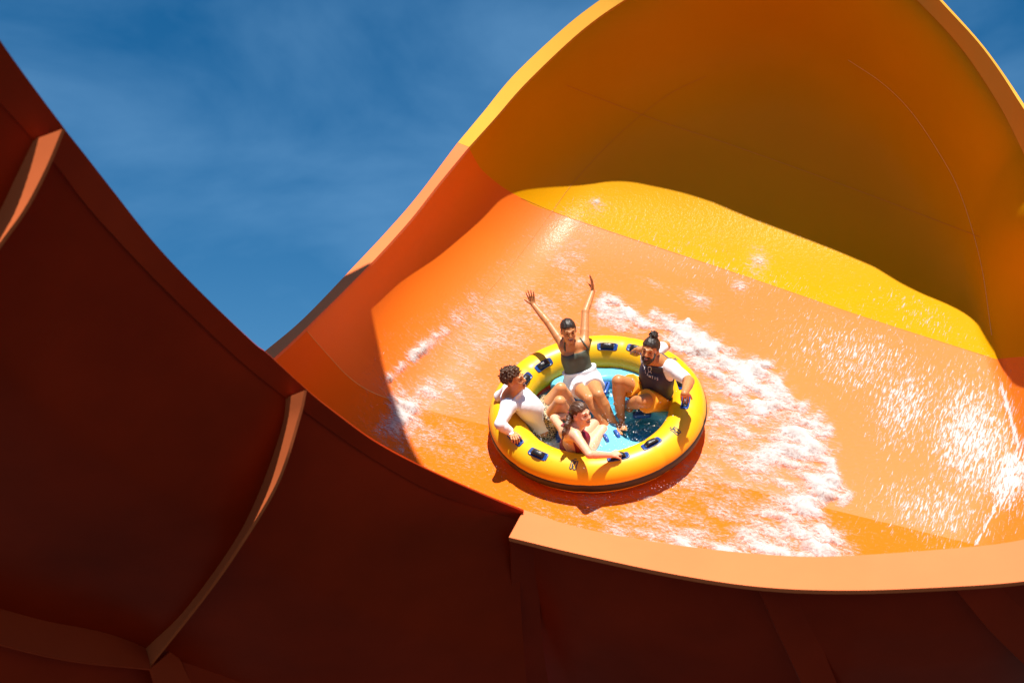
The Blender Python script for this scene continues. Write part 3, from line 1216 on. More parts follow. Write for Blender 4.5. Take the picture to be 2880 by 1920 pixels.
    def hair(s, prims, mat, keep=None, noise=0., nf=60, vs=.005, name='hair', k=.02, parent=None, strands=0.):
        lo = np.min([p[1] for p in prims], 0) - .05
        hi = np.max([p[2] for p in prims], 0) + .05
        f = Field(lo, hi, vs)
        for p in prims: f.add(p, k)
        g = f.grid()
        if strands:
            q = (g - s.hc) @ s.hB.T / s.hs
            f.f = f.f + strands * vnoise(q * np.array([1., .16, .30]), 520, 17) + strands * vnoise(q * np.array([1., .10, .5]), 260, 19)
        if noise:
            f.f = f.f + noise * vnoise(g, nf, 11) + noise * .6 * vnoise(g, nf * 2.1, 5)
        if keep is not None:
            q = (g - s.hc) @ s.hB.T / s.hs
            f.f = np.maximum(f.f, keep(q) * s.hs + .0035 * vnoise(g, 190, 21))
        return f.build(name, mat, parent or s.e, 1)


def plane(p0, n):
    n = nrm(n)
    return lambda g: (g - p0) @ n


def press(P, cx, cy, off=0.):
    """point where a sight line first meets the body"""
    r = ray(*ck(cx, cy))
    for d in np.arange(12.2, 15., .003):
        q = r * d
        i = np.round((q - P.F.lo) / P.F.vs).astype(int)
        if (i < 0).any() or (i >= P.F.n).any(): continue
        if P.F.f[tuple(i)] < off: return q
    return None


def blen(nm, *a):
    if DEBUG_BONES:
        print('BONES', nm, [round(float(np.linalg.norm(a[i + 1] - a[i])), 3) for i in range(len(a) - 1)])


DEBUG_BONES = False


def hairline(fz=.050, slope=.95, y0=.075, side=.030):
    """hair kept behind/above the hairline; x-dependent so temples recede"""
    def fn(q):
        x, y, z = q[..., 0], q[..., 1], q[..., 2]
        front = (y - y0) * .75 - (z - fz) * .66 - .12 * np.abs(x)          # forehead plane
        ear = np.minimum(y + .0, .03) * 0 + (y - .028) * .9 - (z - .035) * .45   # in front of the ears nothing low
        low = -(z + .055) - .55 * (-y - .03)                               # nape
        return np.maximum(np.maximum(front, np.where(z < .045, ear, -1)), low)
    return fn


def loose_shorts(P, hips, knees, frac, mat, waist, r0=.118, r1=.112, name='shorts', ax=None, pel=None, noise=.004, vs=.0065):
    allp = np.stack(list(hips) + [h + (k - h) * np.max(frac) for h, k in zip(hips, knees)] + [pel + ax * waist])
    lo, hi = allp.min(0) - .2, allp.max(0) + .2
    f = Field(lo, hi, vs)
    f.add(cone(hips[0], hips[1], r0, r0), .05)
    f.add(cone(pel, pel + ax * waist, r0 - .005, r0 - .01), .05)
    f.add(cone(hips[0] + ax * waist, hips[1] + ax * waist, r0 - .02, r0 - .02), .05)
    g = f.grid()
    wv = noise * vnoise(g, 60, 9)
    body = np.maximum(f.f + wv, (g - pel) @ ax - waist)
    frac = frac if isinstance(frac, tuple) else (frac, frac)
    for h, k, frac in zip(hips, knees, frac):
        t = Field(lo, hi, vs)
        L = np.linalg.norm(k - h)
        d = (k - h) / L
        t.add(cone(h, h + (k - h) * (frac + .1), r0 - .012, r1), .05)
        leg = np.maximum(t.f + wv, (g - h) @ d - frac * L)
        hh = np.maximum(.03 - np.abs(body - leg), 0) / .03
        body = np.minimum(body, leg) - hh * hh * .0075
    f.f = body.astype(np.float32)
    return f.build(name, mat, P.e, 2)
UPN = N0          # 'up' of the raft
# ================================================================== A: woman with both arms raised
A = Person('person with both arms raised in a dark green tank top and white shorts', M_skinA)
pel = at_h(645, 748, .30)
hl, hr = at_d(698, 742, pel[1] - .02), at_d(597, 752, pel[1] + .01)
nk = bone(pel, 580, 530, .375)
ax = nrm(nk - pel)
lat = nrm(np.cross(ax, np.array([0, -1., 0])))       # towards image left
if lat[0] > 0: lat = -lat
w0, c0 = pel + ax * .16, pel + ax * .285
wl, wr = w0 - lat * .034, w0 + lat * .034
cl, cr = c0 - lat * .046, c0 + lat * .046
sl, sr = at_d(655, 512, nk[1] + .00), at_d(533, 528, nk[1] + .02)
el_r = bone(sr, 428, 372, .31, False)
wr_r = bone(el_r, 336, 262, .26, False)
el_l = bone(sl, 664, 305, .345, False)
wr_l = bone(el_l, 710, 176, .26, False)
kr = bone(hr, 690, 855, .41)
kl = bone(hl, 748, 828, .41)
ar = at_h(806, 1045, .16)
al = at_h(848, 1022, .16)
blen('A', pel, nk); blen('A arm', sr, el_r, wr_r); blen('A arm', sl, el_l, wr_l); blen('A leg', hr, kr, ar); blen('A leg', hl, kl, al); blen('A sh', sl, sr)
A.torso(hl, hr, wl, wr, cl, cr, sl, sr, nk + ax * .03, r=(.096, .074, .078, .043), neck=.043)
fr = nrm(np.array([0, -1., 0]) - ax * (np.array([0, -1., 0]) @ ax))
for sx in (-1, 1):
    A.add(ell(c0 + ax * .005 + sx * lat * .052 + fr * .048, (.046, .050, .046)), .04)
A.limb(sr, el_r, .046, .036, .04, (.4, .043))
A.limb(el_r, wr_r, .036, .025, .012, (.3, .036))
A.limb(sl, el_l, .046, .036, .04, (.4, .043))
A.limb(el_l, wr_l, .036, .025, .012, (.3, .036))
A.limb(hr, kr, .082, .052, .04, (.35, .076))
A.limb(kr, ar, .050, .034, .012, (.3, .054))
A.limb(hl, kl, .082, .052, .04, (.35, .076))
A.limb(kl, al, .050, .034, .012, (.3, .054))
A.foot(ar, bone(ar, 830, 1085, .2), UPN)
A.foot(al, bone(al, 872, 1052, .2), UPN)
A.hand(wr_r, at_d(318, 200, wr_r[1] - .03) - wr_r, np.array([.1, -1, -.1]), .12, .30, thumb=-1, sc=.90)
A.hand(wr_l, at_d(706, 110, wr_l[1] - .02) - wr_l, np.array([-.97, -.22, 0]), .10, .25, thumb=-1, sc=.90)
A.head(nk + ax * .03 + nrm(at_d(561, 432, nk[1] - .10) - nk) * .165, (.16, -.90, -.42), (-.10, -.42, .90), .90, (.030, .012), female=True)
A.finish()
A.root('person', pel)
CAP = lambda p: [ell(p.T((0, -.016, .036)), p.hs * np.array([.083, .102, .090]), p.hB)]
A.hair(CAP(A) + [ell(A.T((0, -.115, .0)), np.array([.035, .03, .035]), A.hB)], M_hairdk, hairline(.062, y0=.070), vs=.0034, strands=.0018)
A.facebits(.0045)
top_p, wa_p = plane(pel + ax * .335, ax), plane(pel + ax * .125, -ax)
arm_r, arm_l = cone(sr, el_r, .062, .05)[0], cone(sl, el_l, .062, .05)[0]
hd = ell(A.hc, (.1, .1, .1))[0]
tor_ = cone(hl * .5 + hr * .5, nk, .23, .2)[0]
thA = [cone(hl + (kl - hl) * .3, kl, .11, .1)[0], cone(hr + (kr - hr) * .3, kr, .11, .1)[0]]
A.cloth('tank_top', M_green, .007, lambda g: np.maximum.reduce([top_p(g), wa_p(g), tor_(g), -arm_r(g), -arm_l(g), -thA[0](g), -thA[1](g)]), sm=1)
# shoulder straps
for pts_ in (((537, 552), (533, 528), (536, 500)), ((688, 552), (660, 512), (630, 472))):
    q_ = [press(A, *p_) for p_ in resample(pts_, 14)]
    q_ = [p_ for p_ in q_ if p_ is not None]
    f_ = Field(np.min(q_, 0) - .04, np.max(q_, 0) + .04, .0045)
    for i in range(len(q_) - 1): f_.add(cone(q_[i], q_[i + 1], .0085, .0085), .005)
    f_.build('strap', M_green, A.e, 1)
loose_shorts(A, (hl, hr), (kl, kr), .47, M_white, .145, ax=ax, pel=pel, r0=.112, r1=.102)

# ================================================================== B: man at the left, white long sleeves
Bp = Person('curly-haired person laughing in a white long-sleeved shirt and brown patterned shorts', M_skinB)
pel = at_h(395, 1010, .17)
nk = bone(pel, 222, 815, .50)
ax = nrm(nk - pel)
fdir = nrm(np.array([.75, .25, .35]))                      # chest faces right and up
fdir = nrm(fdir - ax * (fdir @ ax))
lat = np.cross(ax, fdir)                                   # towards the camera side or away
if lat[1] > 0: lat = -lat                                  # near side (his right)
hn, hf = pel + lat * .085, pel - lat * .085
w0, c0 = pel + ax * .20, pel + ax * .36
wn, wf = w0 + lat * .065, w0 - lat * .065
cn, cf = c0 + lat * .085, c0 - lat * .085
sn = at_d(178, 905, nk[1] - .10)
sf = at_d(228, 822, nk[1] + .15)
sf = nk - ax * .06 - lat * .17
en = bone(sn, 126, 1015, .225, True)
wn_ = at_h(202, 1070, .44)
hp, _, _ = H_pos['front_l']
ef = at_d(122, 842, sf[1] + .12)
wf_ = at_d(190, 862, ef[1] + .10)
kn = bone(hn, 502, 872, .42)
kf = bone(hf, 507, 788, .43)
an = bone(kn, 575, 1010, .41, False)
af = bone(kf, 610, 935, .42, False)
blen('B', pel, nk); blen('B arm', sn, en, wn_); blen('B far arm', sf, ef, wf_); blen('B leg', hn, kn, an); blen('B leg', hf, kf, af)
Bp.torso(hn, hf, wn, wf, cn, cf, sn, sf, nk + ax * .02, r=(.115, .100, .108, .058), neck=.056)
Bp.limb(sn, en, .058, .042, .04, (.4, .054))
Bp.limb(en, wn_, .043, .029, .012, (.3, .044))
Bp.limb(sf, ef, .056, .044, .04)
Bp.limb(ef, wf_, .043, .03, .02)
Bp.limb(hn, kn, .094, .056, .05, (.35, .085))
Bp.limb(kn, an, .053, .036, .012, (.3, .058))
Bp.limb(hf, kf, .094, .056, .05, (.35, .085))
Bp.limb(kf, af, .053, .036, .012, (.3, .058))
Bp.foot(an, an + nrm(np.array([.8, -.1, -.3])) * .2, UPN)
Bp.foot(af, af + nrm(np.array([.8, -.1, -.3])) * .2, UPN)
Bp.hand(wn_, hp + N0 * .012 - wn_, -N0, .75, .15, thumb=1, sc=1.0, thumb_out=.5)
Bp.hand(wf_, np.array([.8, .3, 0]), -N0, .4, .2, thumb=1)
hcen = at_d(212, 738, nk[1] - .10)
Bp.head(nk + nrm(hcen - nk) * .175 + ax * .0, (.92, -.38, .06), (-.22, -.40, .88), .97, (.024, .022))
Bp.finish()
Bp.root('person', pel)
Bp.hair(CAP(Bp) + [ell(Bp.T((0, -.02, .085)), np.array([.064, .088, .040]), Bp.hB), ell(Bp.T((0, -.066, .03)), np.array([.076, .054, .074]), Bp.hB)], M_haircl, hairline(.066, y0=.085), noise=.010, nf=170, vs=.0036)
Bp.facebits(.004, M_hairbr)
nkp = plane(nk + ax * .035, ax)
hemp = plane(pel + ax * .065, -ax)
def white_region(g):
    t = np.maximum(nkp(g), hemp(g))
    near = np.maximum(cone(sn, en, .085, .075)[0](g), 0 * t - 1)
    fore = np.maximum(cone(en, wn_, .070, .055)[0](g), (g - wn_) @ nrm(wn_ - en) + .02)
    far = np.maximum(cone(sf, ef, .08, .07)[0](g), (g - ef) @ nrm(ef - sf) - .02)
    legs = np.minimum(cone(hn, kn, .10, .09)[0](g), cone(hf, kf, .10, .09)[0](g)) * 1.0
    tor = np.maximum(t, cone(pel, nk, .26, .26)[0](g))
    tor = np.maximum(tor, -np.minimum(cone(hn + (kn - hn) * .35, kn, .1, .1)[0](g), cone(hf + (kf - hf) * .35, kf, .1, .1)[0](g)))
    farfore = cone(ef, wf_, .06, .06)[0](g)
    return np.minimum.reduce([np.maximum(tor, -farfore), near, fore, far])
Bp.cloth('swim_shirt', M_white, .008, white_region, sm=1, wr=.0025)
loose_shorts(Bp, (hn, hf), (kn, kf), .56, M_leo, .125, ax=ax, pel=pel, r0=.118, r1=.104)

# ================================================================== C: man at the right, navy and white shirt, orange shorts
Cp = Person('bearded person with a hair bun in a navy and white shirt and orange shorts', M_skinC)
pel = at_h(1105, 850, .26)
nk = bone(pel, 1118, 625, .49)
ax = nrm(nk - pel)
fdir = nrm(np.array([-.55, -.8, .1]))
fdir = nrm(fdir - ax * (fdir @ ax))
lat = np.cross(fdir, ax)                                   # his right = image left/back
if lat[0] > 0: lat = -lat
hr, hl = at_d(1052, 812, pel[1] + .05), at_d(1155, 862, pel[1] - .02)
w0, c0 = pel + ax * .20, pel + ax * .34
wr, wl = w0 + lat * .045, w0 - lat * .045
cr, cl = c0 + lat * .060, c0 - lat * .060
sl = at_d(1205, 660, nk[1] - .05)
sr = nk - ax * .05 + lat * .14 + np.array([.03, .10, 0])
el = bone(sl, 1318, 745, .27, True)
wl_ = bone(el, 1288, 822, .235, True)
er = at_d(1168, 520, sr[1] + .16)
wr_ = at_d(1000, 545, er[1] + .03)
kr = bone(hr, 872, 742, .44)
kl = bone(hl, 1022, 868, .40)
ar = bone(kr, 885, 972, .42, False)
al = bone(kl, 925, 892, .38, False)
blen('C', pel, nk); blen('C arm', sl, el, wl_); blen('C arm', sr, er, wr_); blen('C leg', hr, kr, ar); blen('C leg', hl, kl, al)
Cp.torso(hl, hr, wl, wr, cl, cr, sl, sr, nk + ax * .02, r=(.108, .098, .104, .058), neck=.056)
Cp.add(ell(w0 + fdir * .04, (.08, .08, .09)), .06)
Cp.limb(sl, el, .060, .046, .04, (.4, .057))
Cp.limb(el, wl_, .047, .031, .012, (.3, .047))
Cp.limb(sr, er, .058, .046, .04)
Cp.limb(er, wr_, .046, .031, .012, (.3, .045))
Cp.limb(hr, kr, .098, .060, .05, (.35, .09))
Cp.limb(kr, ar, .057, .038, .012, (.3, .063))
Cp.limb(hl, kl, .098, .062, .05, (.35, .09))
Cp.limb(kl, al, .060, .040, .012, (.35, .064))
Cp.foot(ar, bone(ar, 900, 1030, .2), UPN)
Cp.foot(al, bone(al, 845, 845, .2, False), UPN)
hp, _, _ = H_pos['right']
Cp.hand(wl_, hp + N0 * .012 - wl_, -N0, .75, .15, thumb=-1, sc=1.02, thumb_out=.5)
hp2, _, _ = H_pos['rear_r']
Cp.hand(wr_, hp2 + N0 * .01 - wr_, -N0, .6, .15, thumb=1, sc=1.02)
Cp.head(nk + nrm(at_d(1074, 545, nk[1] - .11) - nk) * .18, (-.42, -.84, -.30), (.10, -.40, .90), .96, (.026, .007))
Cp.finish()
Cp.root('person', pel)
Cp.hair(CAP(Cp), M_hairdk, hairline(.064, y0=.078), vs=.0034, strands=.0020)
Cp.hair([ell(Cp.T((.0, -.035, .140)), np.array([.036, .037, .033]), Cp.hB), cone(Cp.T((0, -.02, .11)), Cp.T((0, -.03, .14)), .028, .026)], M_hairdk, None, noise=.009, nf=230, vs=.0034, name='hair_bun')
# beard: shell over the jaw
def beard_keep(q):
    x, y, z = q[..., 0], q[..., 1], q[..., 2]
    mouthhole = .018 - np.sqrt((x * .8) ** 2 + ((z + .066) * 1.9) ** 2)
    cheek = (z + .040) + .9 * (np.abs(x) - .03) * 0 - np.maximum(0, (np.abs(x) - .045)) * 2.4
    ear = -(y + .002)
    return np.maximum.reduce([cheek, ear, mouthhole])
E_ = lambda p, r: ell(Cp.T(p), Cp.hs * np.asarray(r), Cp.hB)
Cp.hair([E_((0, .028, -.028), (.069, .074, .090)), E_((0, .046, -.080), (.053, .052, .046)), E_((0, .078, -.104), (.027, .026, .026))], M_hairdk, beard_keep, noise=.002, nf=160, vs=.0042, name='beard', k=.03)
Cp.facebits(.0045, teeth=True)
nkp, hemp = plane(nk + ax * .025 - fdir * .0, ax), plane(pel + ax * .10, -ax)
armL = cone(sl, el, .088, .08)[0]
armR = cone(sr, er, .088, .08)[0]
legsC = [cone(hl + (kl - hl) * .3, kl, .12, .1)[0], cone(hr + (kr - hr) * .3, kr, .12, .1)[0]]
yokeL = cone(sl + ax * .10 - lat * .02, sl - ax * .035 - fdir * .02 - lat * .03, .105, .105)[0]
yokeR = cone(sr + ax * .10 + lat * .02, sr - ax * .03 + lat * .03, .10, .10)[0]
def navy_region(g):
    tor = np.maximum.reduce([nkp(g), hemp(g), cone(pel, nk, .24, .22)[0](g), -legsC[0](g), -legsC[1](g)])
    return np.maximum.reduce([tor, -yokeL(g), -yokeR(g), -(cone(sl, el, .085, .08)[0](g)), -(cone(sr, er, .08, .08)[0](g))])
def white_region(g):
    tor = np.maximum.reduce([nkp(g), plane(c0 - ax * .06, -ax)(g), cone(pel, nk, .24, .22)[0](g)])
    slL = np.maximum(armL(g), (g - el) @ nrm(el - sl) + .035)
    slR = np.maximum(armR(g), (g - er) @ nrm(er - sr) + .02)
    return np.minimum.reduce([tor, slL, slR])
Cp.cloth('shirt_sleeves', M_white, .007, white_region, sm=1, wr=.002)
shirt = Cp.cloth('swim_shirt', M_navy, .0115, navy_region, sm=1, wr=.0015)
loose_shorts(Cp, (hl, hr), (kl, kr), (.80, .64), M_orsh, .13, ax=ax, pel=pel, r0=.120, r1=.112, noise=.005)


# lettering on the shirt, laid on the cloth
def decal(P, shirt_off, pts, name, mat, th=.0015):
    """close-up sheet polygons projected on the garment along the line of sight"""
    V, Fc = [], []
    b = 0
    for row_a, row_b in pts:
        n = len(row_a)
        for row in (row_a, row_b):
            for x, y in row:
                r = ray(*ck(x, y))
                hit = None
                for d in np.arange(12.4, 14.4, .004):
                    q = r * d
                    i = np.round((q - P.F.lo) / P.F.vs).astype(int)
                    if (i < 0).any() or (i >= P.F.n).any(): continue
                    if P.F.f[tuple(i)] < shirt_off:
                        hit = r * (d - .004)
                        break
                V.append(hit if hit is not None else r * (V[-1][1] if V else 13.3))
        Fc += [(b + i, b + i + 1, b + n + i + 1, b + n + i) for i in range(n - 1)]
        b += 2 * n
    o = mesh(name, W(np.array(V)), Fc, mat, shirt)
    m = o.modifiers.new('print', 'SOLIDIFY')
    m.thickness = th
    return o


GLY = {'A': [[(0, 1), (.5, 0), (1, 1)], [(.22, .62), (.78, .62)]], 'T': [[(0, 0), (1, 0)], [(.5, 0), (.5, 1)]], 'L': [[(0, 0), (0, 1), (.8, 1)]],
       'N': [[(0, 1), (0, 0), (1, 1), (1, 0)]], 'I': [[(.5, 0), (.5, 1)]],
       'S': [[(.95, .15), (.6, 0), (.15, .1), (.15, .4), (.85, .6), (.9, .9), (.5, 1), (.05, .87)]]}
word = 'ATLANTIS'
base = np.array([(1028, 640), (1036, 662), (1044, 684), (1056, 702), (1070, 712), (1086, 719), (1103, 724), (1118, 728)], float)
slope = [1.1, 1.05, .95, .7, .5, .35, .25, .15]
strk = []
for i, chh in enumerate(word):
    s_, c_ = math.sin(slope[i]), math.cos(slope[i])
    for line in GLY[chh]:
        p = np.array(line) * np.array([10, 16]) - np.array([5, 8])
        p = np.stack([p[:, 0] * c_ + base[i, 0] - .25 * p[:, 1] * s_ * 0, p[:, 1] + p[:, 0] * s_ + base[i, 1]], -1)
        a_, b_ = stroke(p, 1.5, False, 10)
        strk.append((a_, b_))
th_ = np.linspace(0, 2 * math.pi, 25)
lp = np.stack([1069 + 10 * np.sin(th_) * (1 + .3 * np.cos(th_)), 668 - 17 * np.cos(th_)], -1)
strk.append(stroke(lp, 1.4, False, 26))
strk.append(stroke(np.array([(1063, 683), (1056, 692)]), 1.4, False, 5))
strk.append(stroke(np.array([(1075, 683), (1080, 694)]), 1.4, False, 5))
decal(Cp, .014, strk, 'shirt_print', M_print)

# ================================================================== D: girl in front, maroon swimsuit, ponytail
Dp = Person('person with a long brown ponytail in a maroon swimsuit gripping the front tube handle', M_skinD)
pel = at_h(610, 1195, .17)
nk = bone(pel, 592, 1040, .44)
ax = nrm(nk - pel)
fdir = nrm(np.array([.85, .35, .3]))
fdir = nrm(fdir - ax * (fdir @ ax))
lat = np.cross(ax, fdir)
if lat[1] > 0: lat = -lat                                  # near side, her right
hn, hf = pel + lat * .085, pel - lat * .085
w0, c0 = pel + ax * .17, pel + ax * .31
wn, wf = w0 + lat * .045, w0 - lat * .045
cn, cf = c0 + lat * .06, c0 - lat * .06
sn = at_d(600, 1082, nk[1] - .09)
sf = at_d(540, 1070, nk[1] + .13)
en = bone(sn, 690, 1205, .275, True)
wn_ = bone(en, 822, 1208, .225, False)
hp, _, _ = H_pos['front_r']
ef = bone(sf, 466, 978, .25, False)
wf_ = bone(ef, 566, 948, .22, False)
kn = bone(hn, 772, 1050, .40, False)
kf = bone(hf, 742, 990, .40, False)
an = bone(kn, 712, 1172, .39, False)
af = bone(kf, 700, 1110, .39, False)
blen('D', pel, nk); blen('D arm', sn, en, wn_, hp); blen('D far arm', sf, ef, wf_); blen('D leg', hn, kn, an); blen('D leg', hf, kf, af); blen('Dsh', sn, sf)
Dp.torso(hn, hf, wn, wf, cn, cf, sn, sf, nk + ax * .02, r=(.108, .082, .086, .045), neck=.044)
for sx in (-1, 1):
    Dp.add(ell(c0 + sx * lat * .06 + fdir * .06, (.05, .05, .05)), .04)
Dp.limb(sn, en, .046, .035, .035, (.4, .042))
Dp.limb(en, wn_, .036, .025, .012, (.3, .036))
Dp.limb(sf, ef, .045, .035, .035)
Dp.limb(ef, wf_, .035, .025, .02)
Dp.limb(hn, kn, .088, .052, .05, (.35, .08))
Dp.limb(kn, an, .048, .033, .012, (.3, .052))
Dp.limb(hf, kf, .088, .052, .05, (.35, .08))
Dp.limb(kf, af, .048, .033, .012, (.3, .052))
Dp.foot(an, an + nrm(np.array([.8, .2, -.2])) * .2, UPN)
Dp.foot(af, af + nrm(np.array([.8, .2, -.2])) * .2, UPN)
Dp.hand(wn_, hp + N0 * .012 - wn_, -N0 + np.array([0, .4, 0]), .8, .1, thumb=-1, sc=.93, thumb_out=.5)
Dp.hand(wf_, np.array([.8, .1, .1]), np.array([.2, .9, 0]), .35, .2, thumb=-1, sc=.92)
Dp.head(nk + nrm(at_d(634, 945, nk[1] - .08) - nk) * .165, (.72, -.68, -.12), (-.10, -.36, .92), .92, (.027, .009), female=True)
Dp.finish()
Dp.root('person', pel)
Dp.hair(CAP(Dp), M_hairbr, hairline(.060, y0=.072), vs=.0034, strands=.0020)
pb = Dp.T((.0, -.112, .005))
dd0 = pb[1]
pts = [pb, at_d(566, 975, dd0 - .05), at_d(548, 1020, dd0 - .09), at_d(530, 1065, dd0 - .10), at_d(517, 1110, dd0 - .10)]
Dp.hair([cone(pts[i], pts[i + 1], (.030, .027, .022, .016)[i], (.027, .022, .016, .007)[i]) for i in range(4)], M_hairbr, None, noise=.004, nf=200, vs=.0036, name='ponytail')
f_ = Field(pb - .05, pb + .05, .005)
f_.add(ell(pb + (pts[1] - pb) * .25, (.034, .034, .026)), .01)
f_.build('hair_tie', M_maroon, Dp.e, 1)
Dp.facebits(.0042, M_hairbr)
armN, armF = cone(sn, en, .050, .05)[0], cone(sf, ef, .052, .05)[0]
tpl, bpl = plane(nk + ax * .015, ax), plane(pel - ax * .10, -ax)
torD = cone(pel - ax * .05, nk, .19, .17)[0]
legN, legF = cone(hn + (kn - hn) * .22, kn, .11, .1)[0], cone(hf + (kf - hf) * .22, kf, .11, .1)[0]
def suit(g):
    back = -((g - c0) @ fdir) - .066 - np.maximum(0, (w0 - g) @ ax * .55)      # open back
    strapz = np.abs((g - c0) @ lat) - .20
    low = np.maximum(plane(w0 - ax * .05, ax)(g), 0 * back - 1)
    op = np.minimum(back, np.maximum(low, -1))
    return np.maximum.reduce([tpl(g), bpl(g), torD(g), -armN(g), -armF(g), -legN(g), -legF(g), op])
Dp.cloth('swimsuit', M_maroon, .006, suit, sm=1)
# ------------------------------------------------------------------ running water, foam and painted glints on the chute
def poly_dist(x, y, pts):
    """distance to a polyline and position along it (0..1)"""
    P = np.asarray(pts, float)
    best = np.full(x.shape, 1e9)
    L = np.r_[0, np.cumsum(np.linalg.norm(np.diff(P, axis=0), axis=1))]
    pos = np.zeros(x.shape)
    for i in range(len(P) - 1):
        a, b = P[i], P[i + 1]
        ab = b - a
        t = np.clip(((x - a[0]) * ab[0] + (y - a[1]) * ab[1]) / (ab @ ab), 0, 1)
        d = np.hypot(x - a[0] - t * ab[0], y - a[1] - t * ab[1])
        m = d < best
        best = np.where(m, d, best)
        pos = np.where(m, (L[i] + t * (L[i + 1] - L[i])) / L[-1], pos)
    return best, pos


def inside(x, y, poly):
    P = np.asarray(poly, float)
    c = np.zeros(x.shape, bool)
    for i in range(len(P)):
        (x1, y1), (x2, y2) = P[i], P[(i + 1) % len(P)]
        if y1 == y2: continue
        c ^= ((y1 > y) != (y2 > y)) & (x < (x2 - x1) * (y - y1) / (y2 - y1) + x1)
    return c


def sd_poly(x, y, poly):
    d, _ = poly_dist(x, y, list(poly) + [poly[0]])
    return np.where(inside(x, y, poly), d, -d)


def G_(x, y, cx, cy, sx, sy, rot=0.):
    c, s = math.cos(rot), math.sin(rot)
    u, v = (x - cx) * c + (y - cy) * s, -(x - cx) * s + (y - cy) * c
    return np.exp(-(u / sx) ** 2 - (v / sy) ** 2)


# the wake: crisp outer front, thinning towards the raft
front = [(1330, 700), (1400, 672), (1470, 692), (1560, 710), (1640, 762), (1730, 792), (1800, 850), (1870, 905), (1905, 985), (1950, 1040), (1958, 1100),
         (1975, 1140), (1935, 1172), (1918, 1215), (1945, 1290)]
wake = front + [(1700, 1290), (1500, 1260), (1420, 1160), (1620, 1010), (1560, 830), (1440, 780), (1370, 760)]


def foam_glint_density(x, y):
    w1 = 26 * np.sin(x / 37. + y / 51.) + 16 * np.sin(x / 17. - y / 23.) + 9 * np.sin(x / 8. + y / 11.)
    sdw = sd_poly(x, y, wake) + w1 * .5
    dfr, pos = poly_dist(x, y, front)
    body = np.clip(sdw / 30., 0, 1)
    band = np.interp(pos, [0, .15, .4, .7, 1], [60, 90, 150, 190, 150])
    f = body * (.35 + .50 * np.exp(-(dfr / band) ** 2))
    f *= 1 - .18 * G_(x, y, 1650, 1130, 120, 70)
    # light foam on the lower panel, thicker by the near rim
    low = np.clip((y - 1085 - (x - 1550) * .22) / 60., 0, 1) * np.clip((1990 - x) / 60, 0, 1) * np.clip((x - 1150) / 200, 0, 1)
    f = np.maximum(f, low * (.30 + .42 * np.exp(-((1265 - y) / 45.) ** 2) * np.clip((x - 1330) / 250, 0, 1)))
    # patch at the foot of the left wall
    pl = sd_poly(x, y, [(880, 880), (905, 850), (1005, 845), (1018, 905), (985, 960), (925, 1035), (840, 1010), (850, 970)]) + w1 * .4
    f = np.maximum(f, np.clip((pl + 10) / 50., 0, 1) * .66)
    f = np.maximum(f, .33 * np.clip((sd_poly(x, y, [(1000, 760), (1140, 700), (1350, 690), (1330, 830), (1140, 860), (1120, 1000), (960, 960), (930, 880)]) + 40 + w1 * .5) / 120, 0, 1))
    f = np.maximum(f,   .34 * G_(x, y, 1180, 740, 210, 120, -.4))
    f = np.maximum(f, .34 * G_(x, y, 1020, 1010, 130, 60, .25))
    ln, ps = poly_dist(x, y, [(893, 868), (960, 808), (1030, 748), (1095, 690)])  # wet sun highlight along the left fillet, painted as thin foam
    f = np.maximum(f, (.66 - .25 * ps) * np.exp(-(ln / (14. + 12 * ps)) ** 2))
    f = np.maximum(f, .50 * G_(x, y, 1370, 470, 26, 22))  # two small sun glints on the yellow wall, painted as foam flecks
    f = np.maximum(f, .52 * G_(x, y, 1742, 600, 24, 34))
    f = np.maximum(f, .46 * G_(x, y, 1500, 655, 40, 14, .2))
    f = np.maximum(f, .50 * G_(x, y, 1600, 690, 40, 22, .4))
    f = np.maximum(f, .50 * G_(x, y, 1700, 660, 22, 20))
    f = np.maximum(f, .33 * G_(x, y, 1310, 600, 60, 120))
    return f


def glint_streak_density(x, y):  # sun glints on the wet right side, painted as white streaks
    s = .66 * G_(x, y, 2235, 1010, 130, 190, -.25)
    s = np.maximum(s, .78 * G_(x, y, 2320, 1090, 60, 110, .3))
    s = np.maximum(s, .55 * G_(x, y, 2080, 930, 110, 130, .2))
    s = np.maximum(s, .50 * G_(x, y, 2150, 1170, 190, 90, .2))
    s = np.maximum(s, .46 * G_(x, y, 1980, 830, 250, 110, .35))
    s = np.maximum(s, .30 * G_(x, y, 2130, 720, 150, 70, .4))
    s = np.maximum(s, .27 * G_(x, y, 1650, 620, 350, 70, .33))
    ln, _ = poly_dist(x, y, [(2291, 850), (2322, 960), (2348, 1052)])
    s = np.maximum(s, .95 * np.exp(-(ln / 5.) ** 2) * np.clip((y - 840) / 60, 0, 1))
    ln, _ = poly_dist(x, y, [(2348, 1056), (2300, 1140), (2242, 1250)])
    s = np.maximum(s, .75 * np.exp(-(ln / 5.) ** 2))
    return s


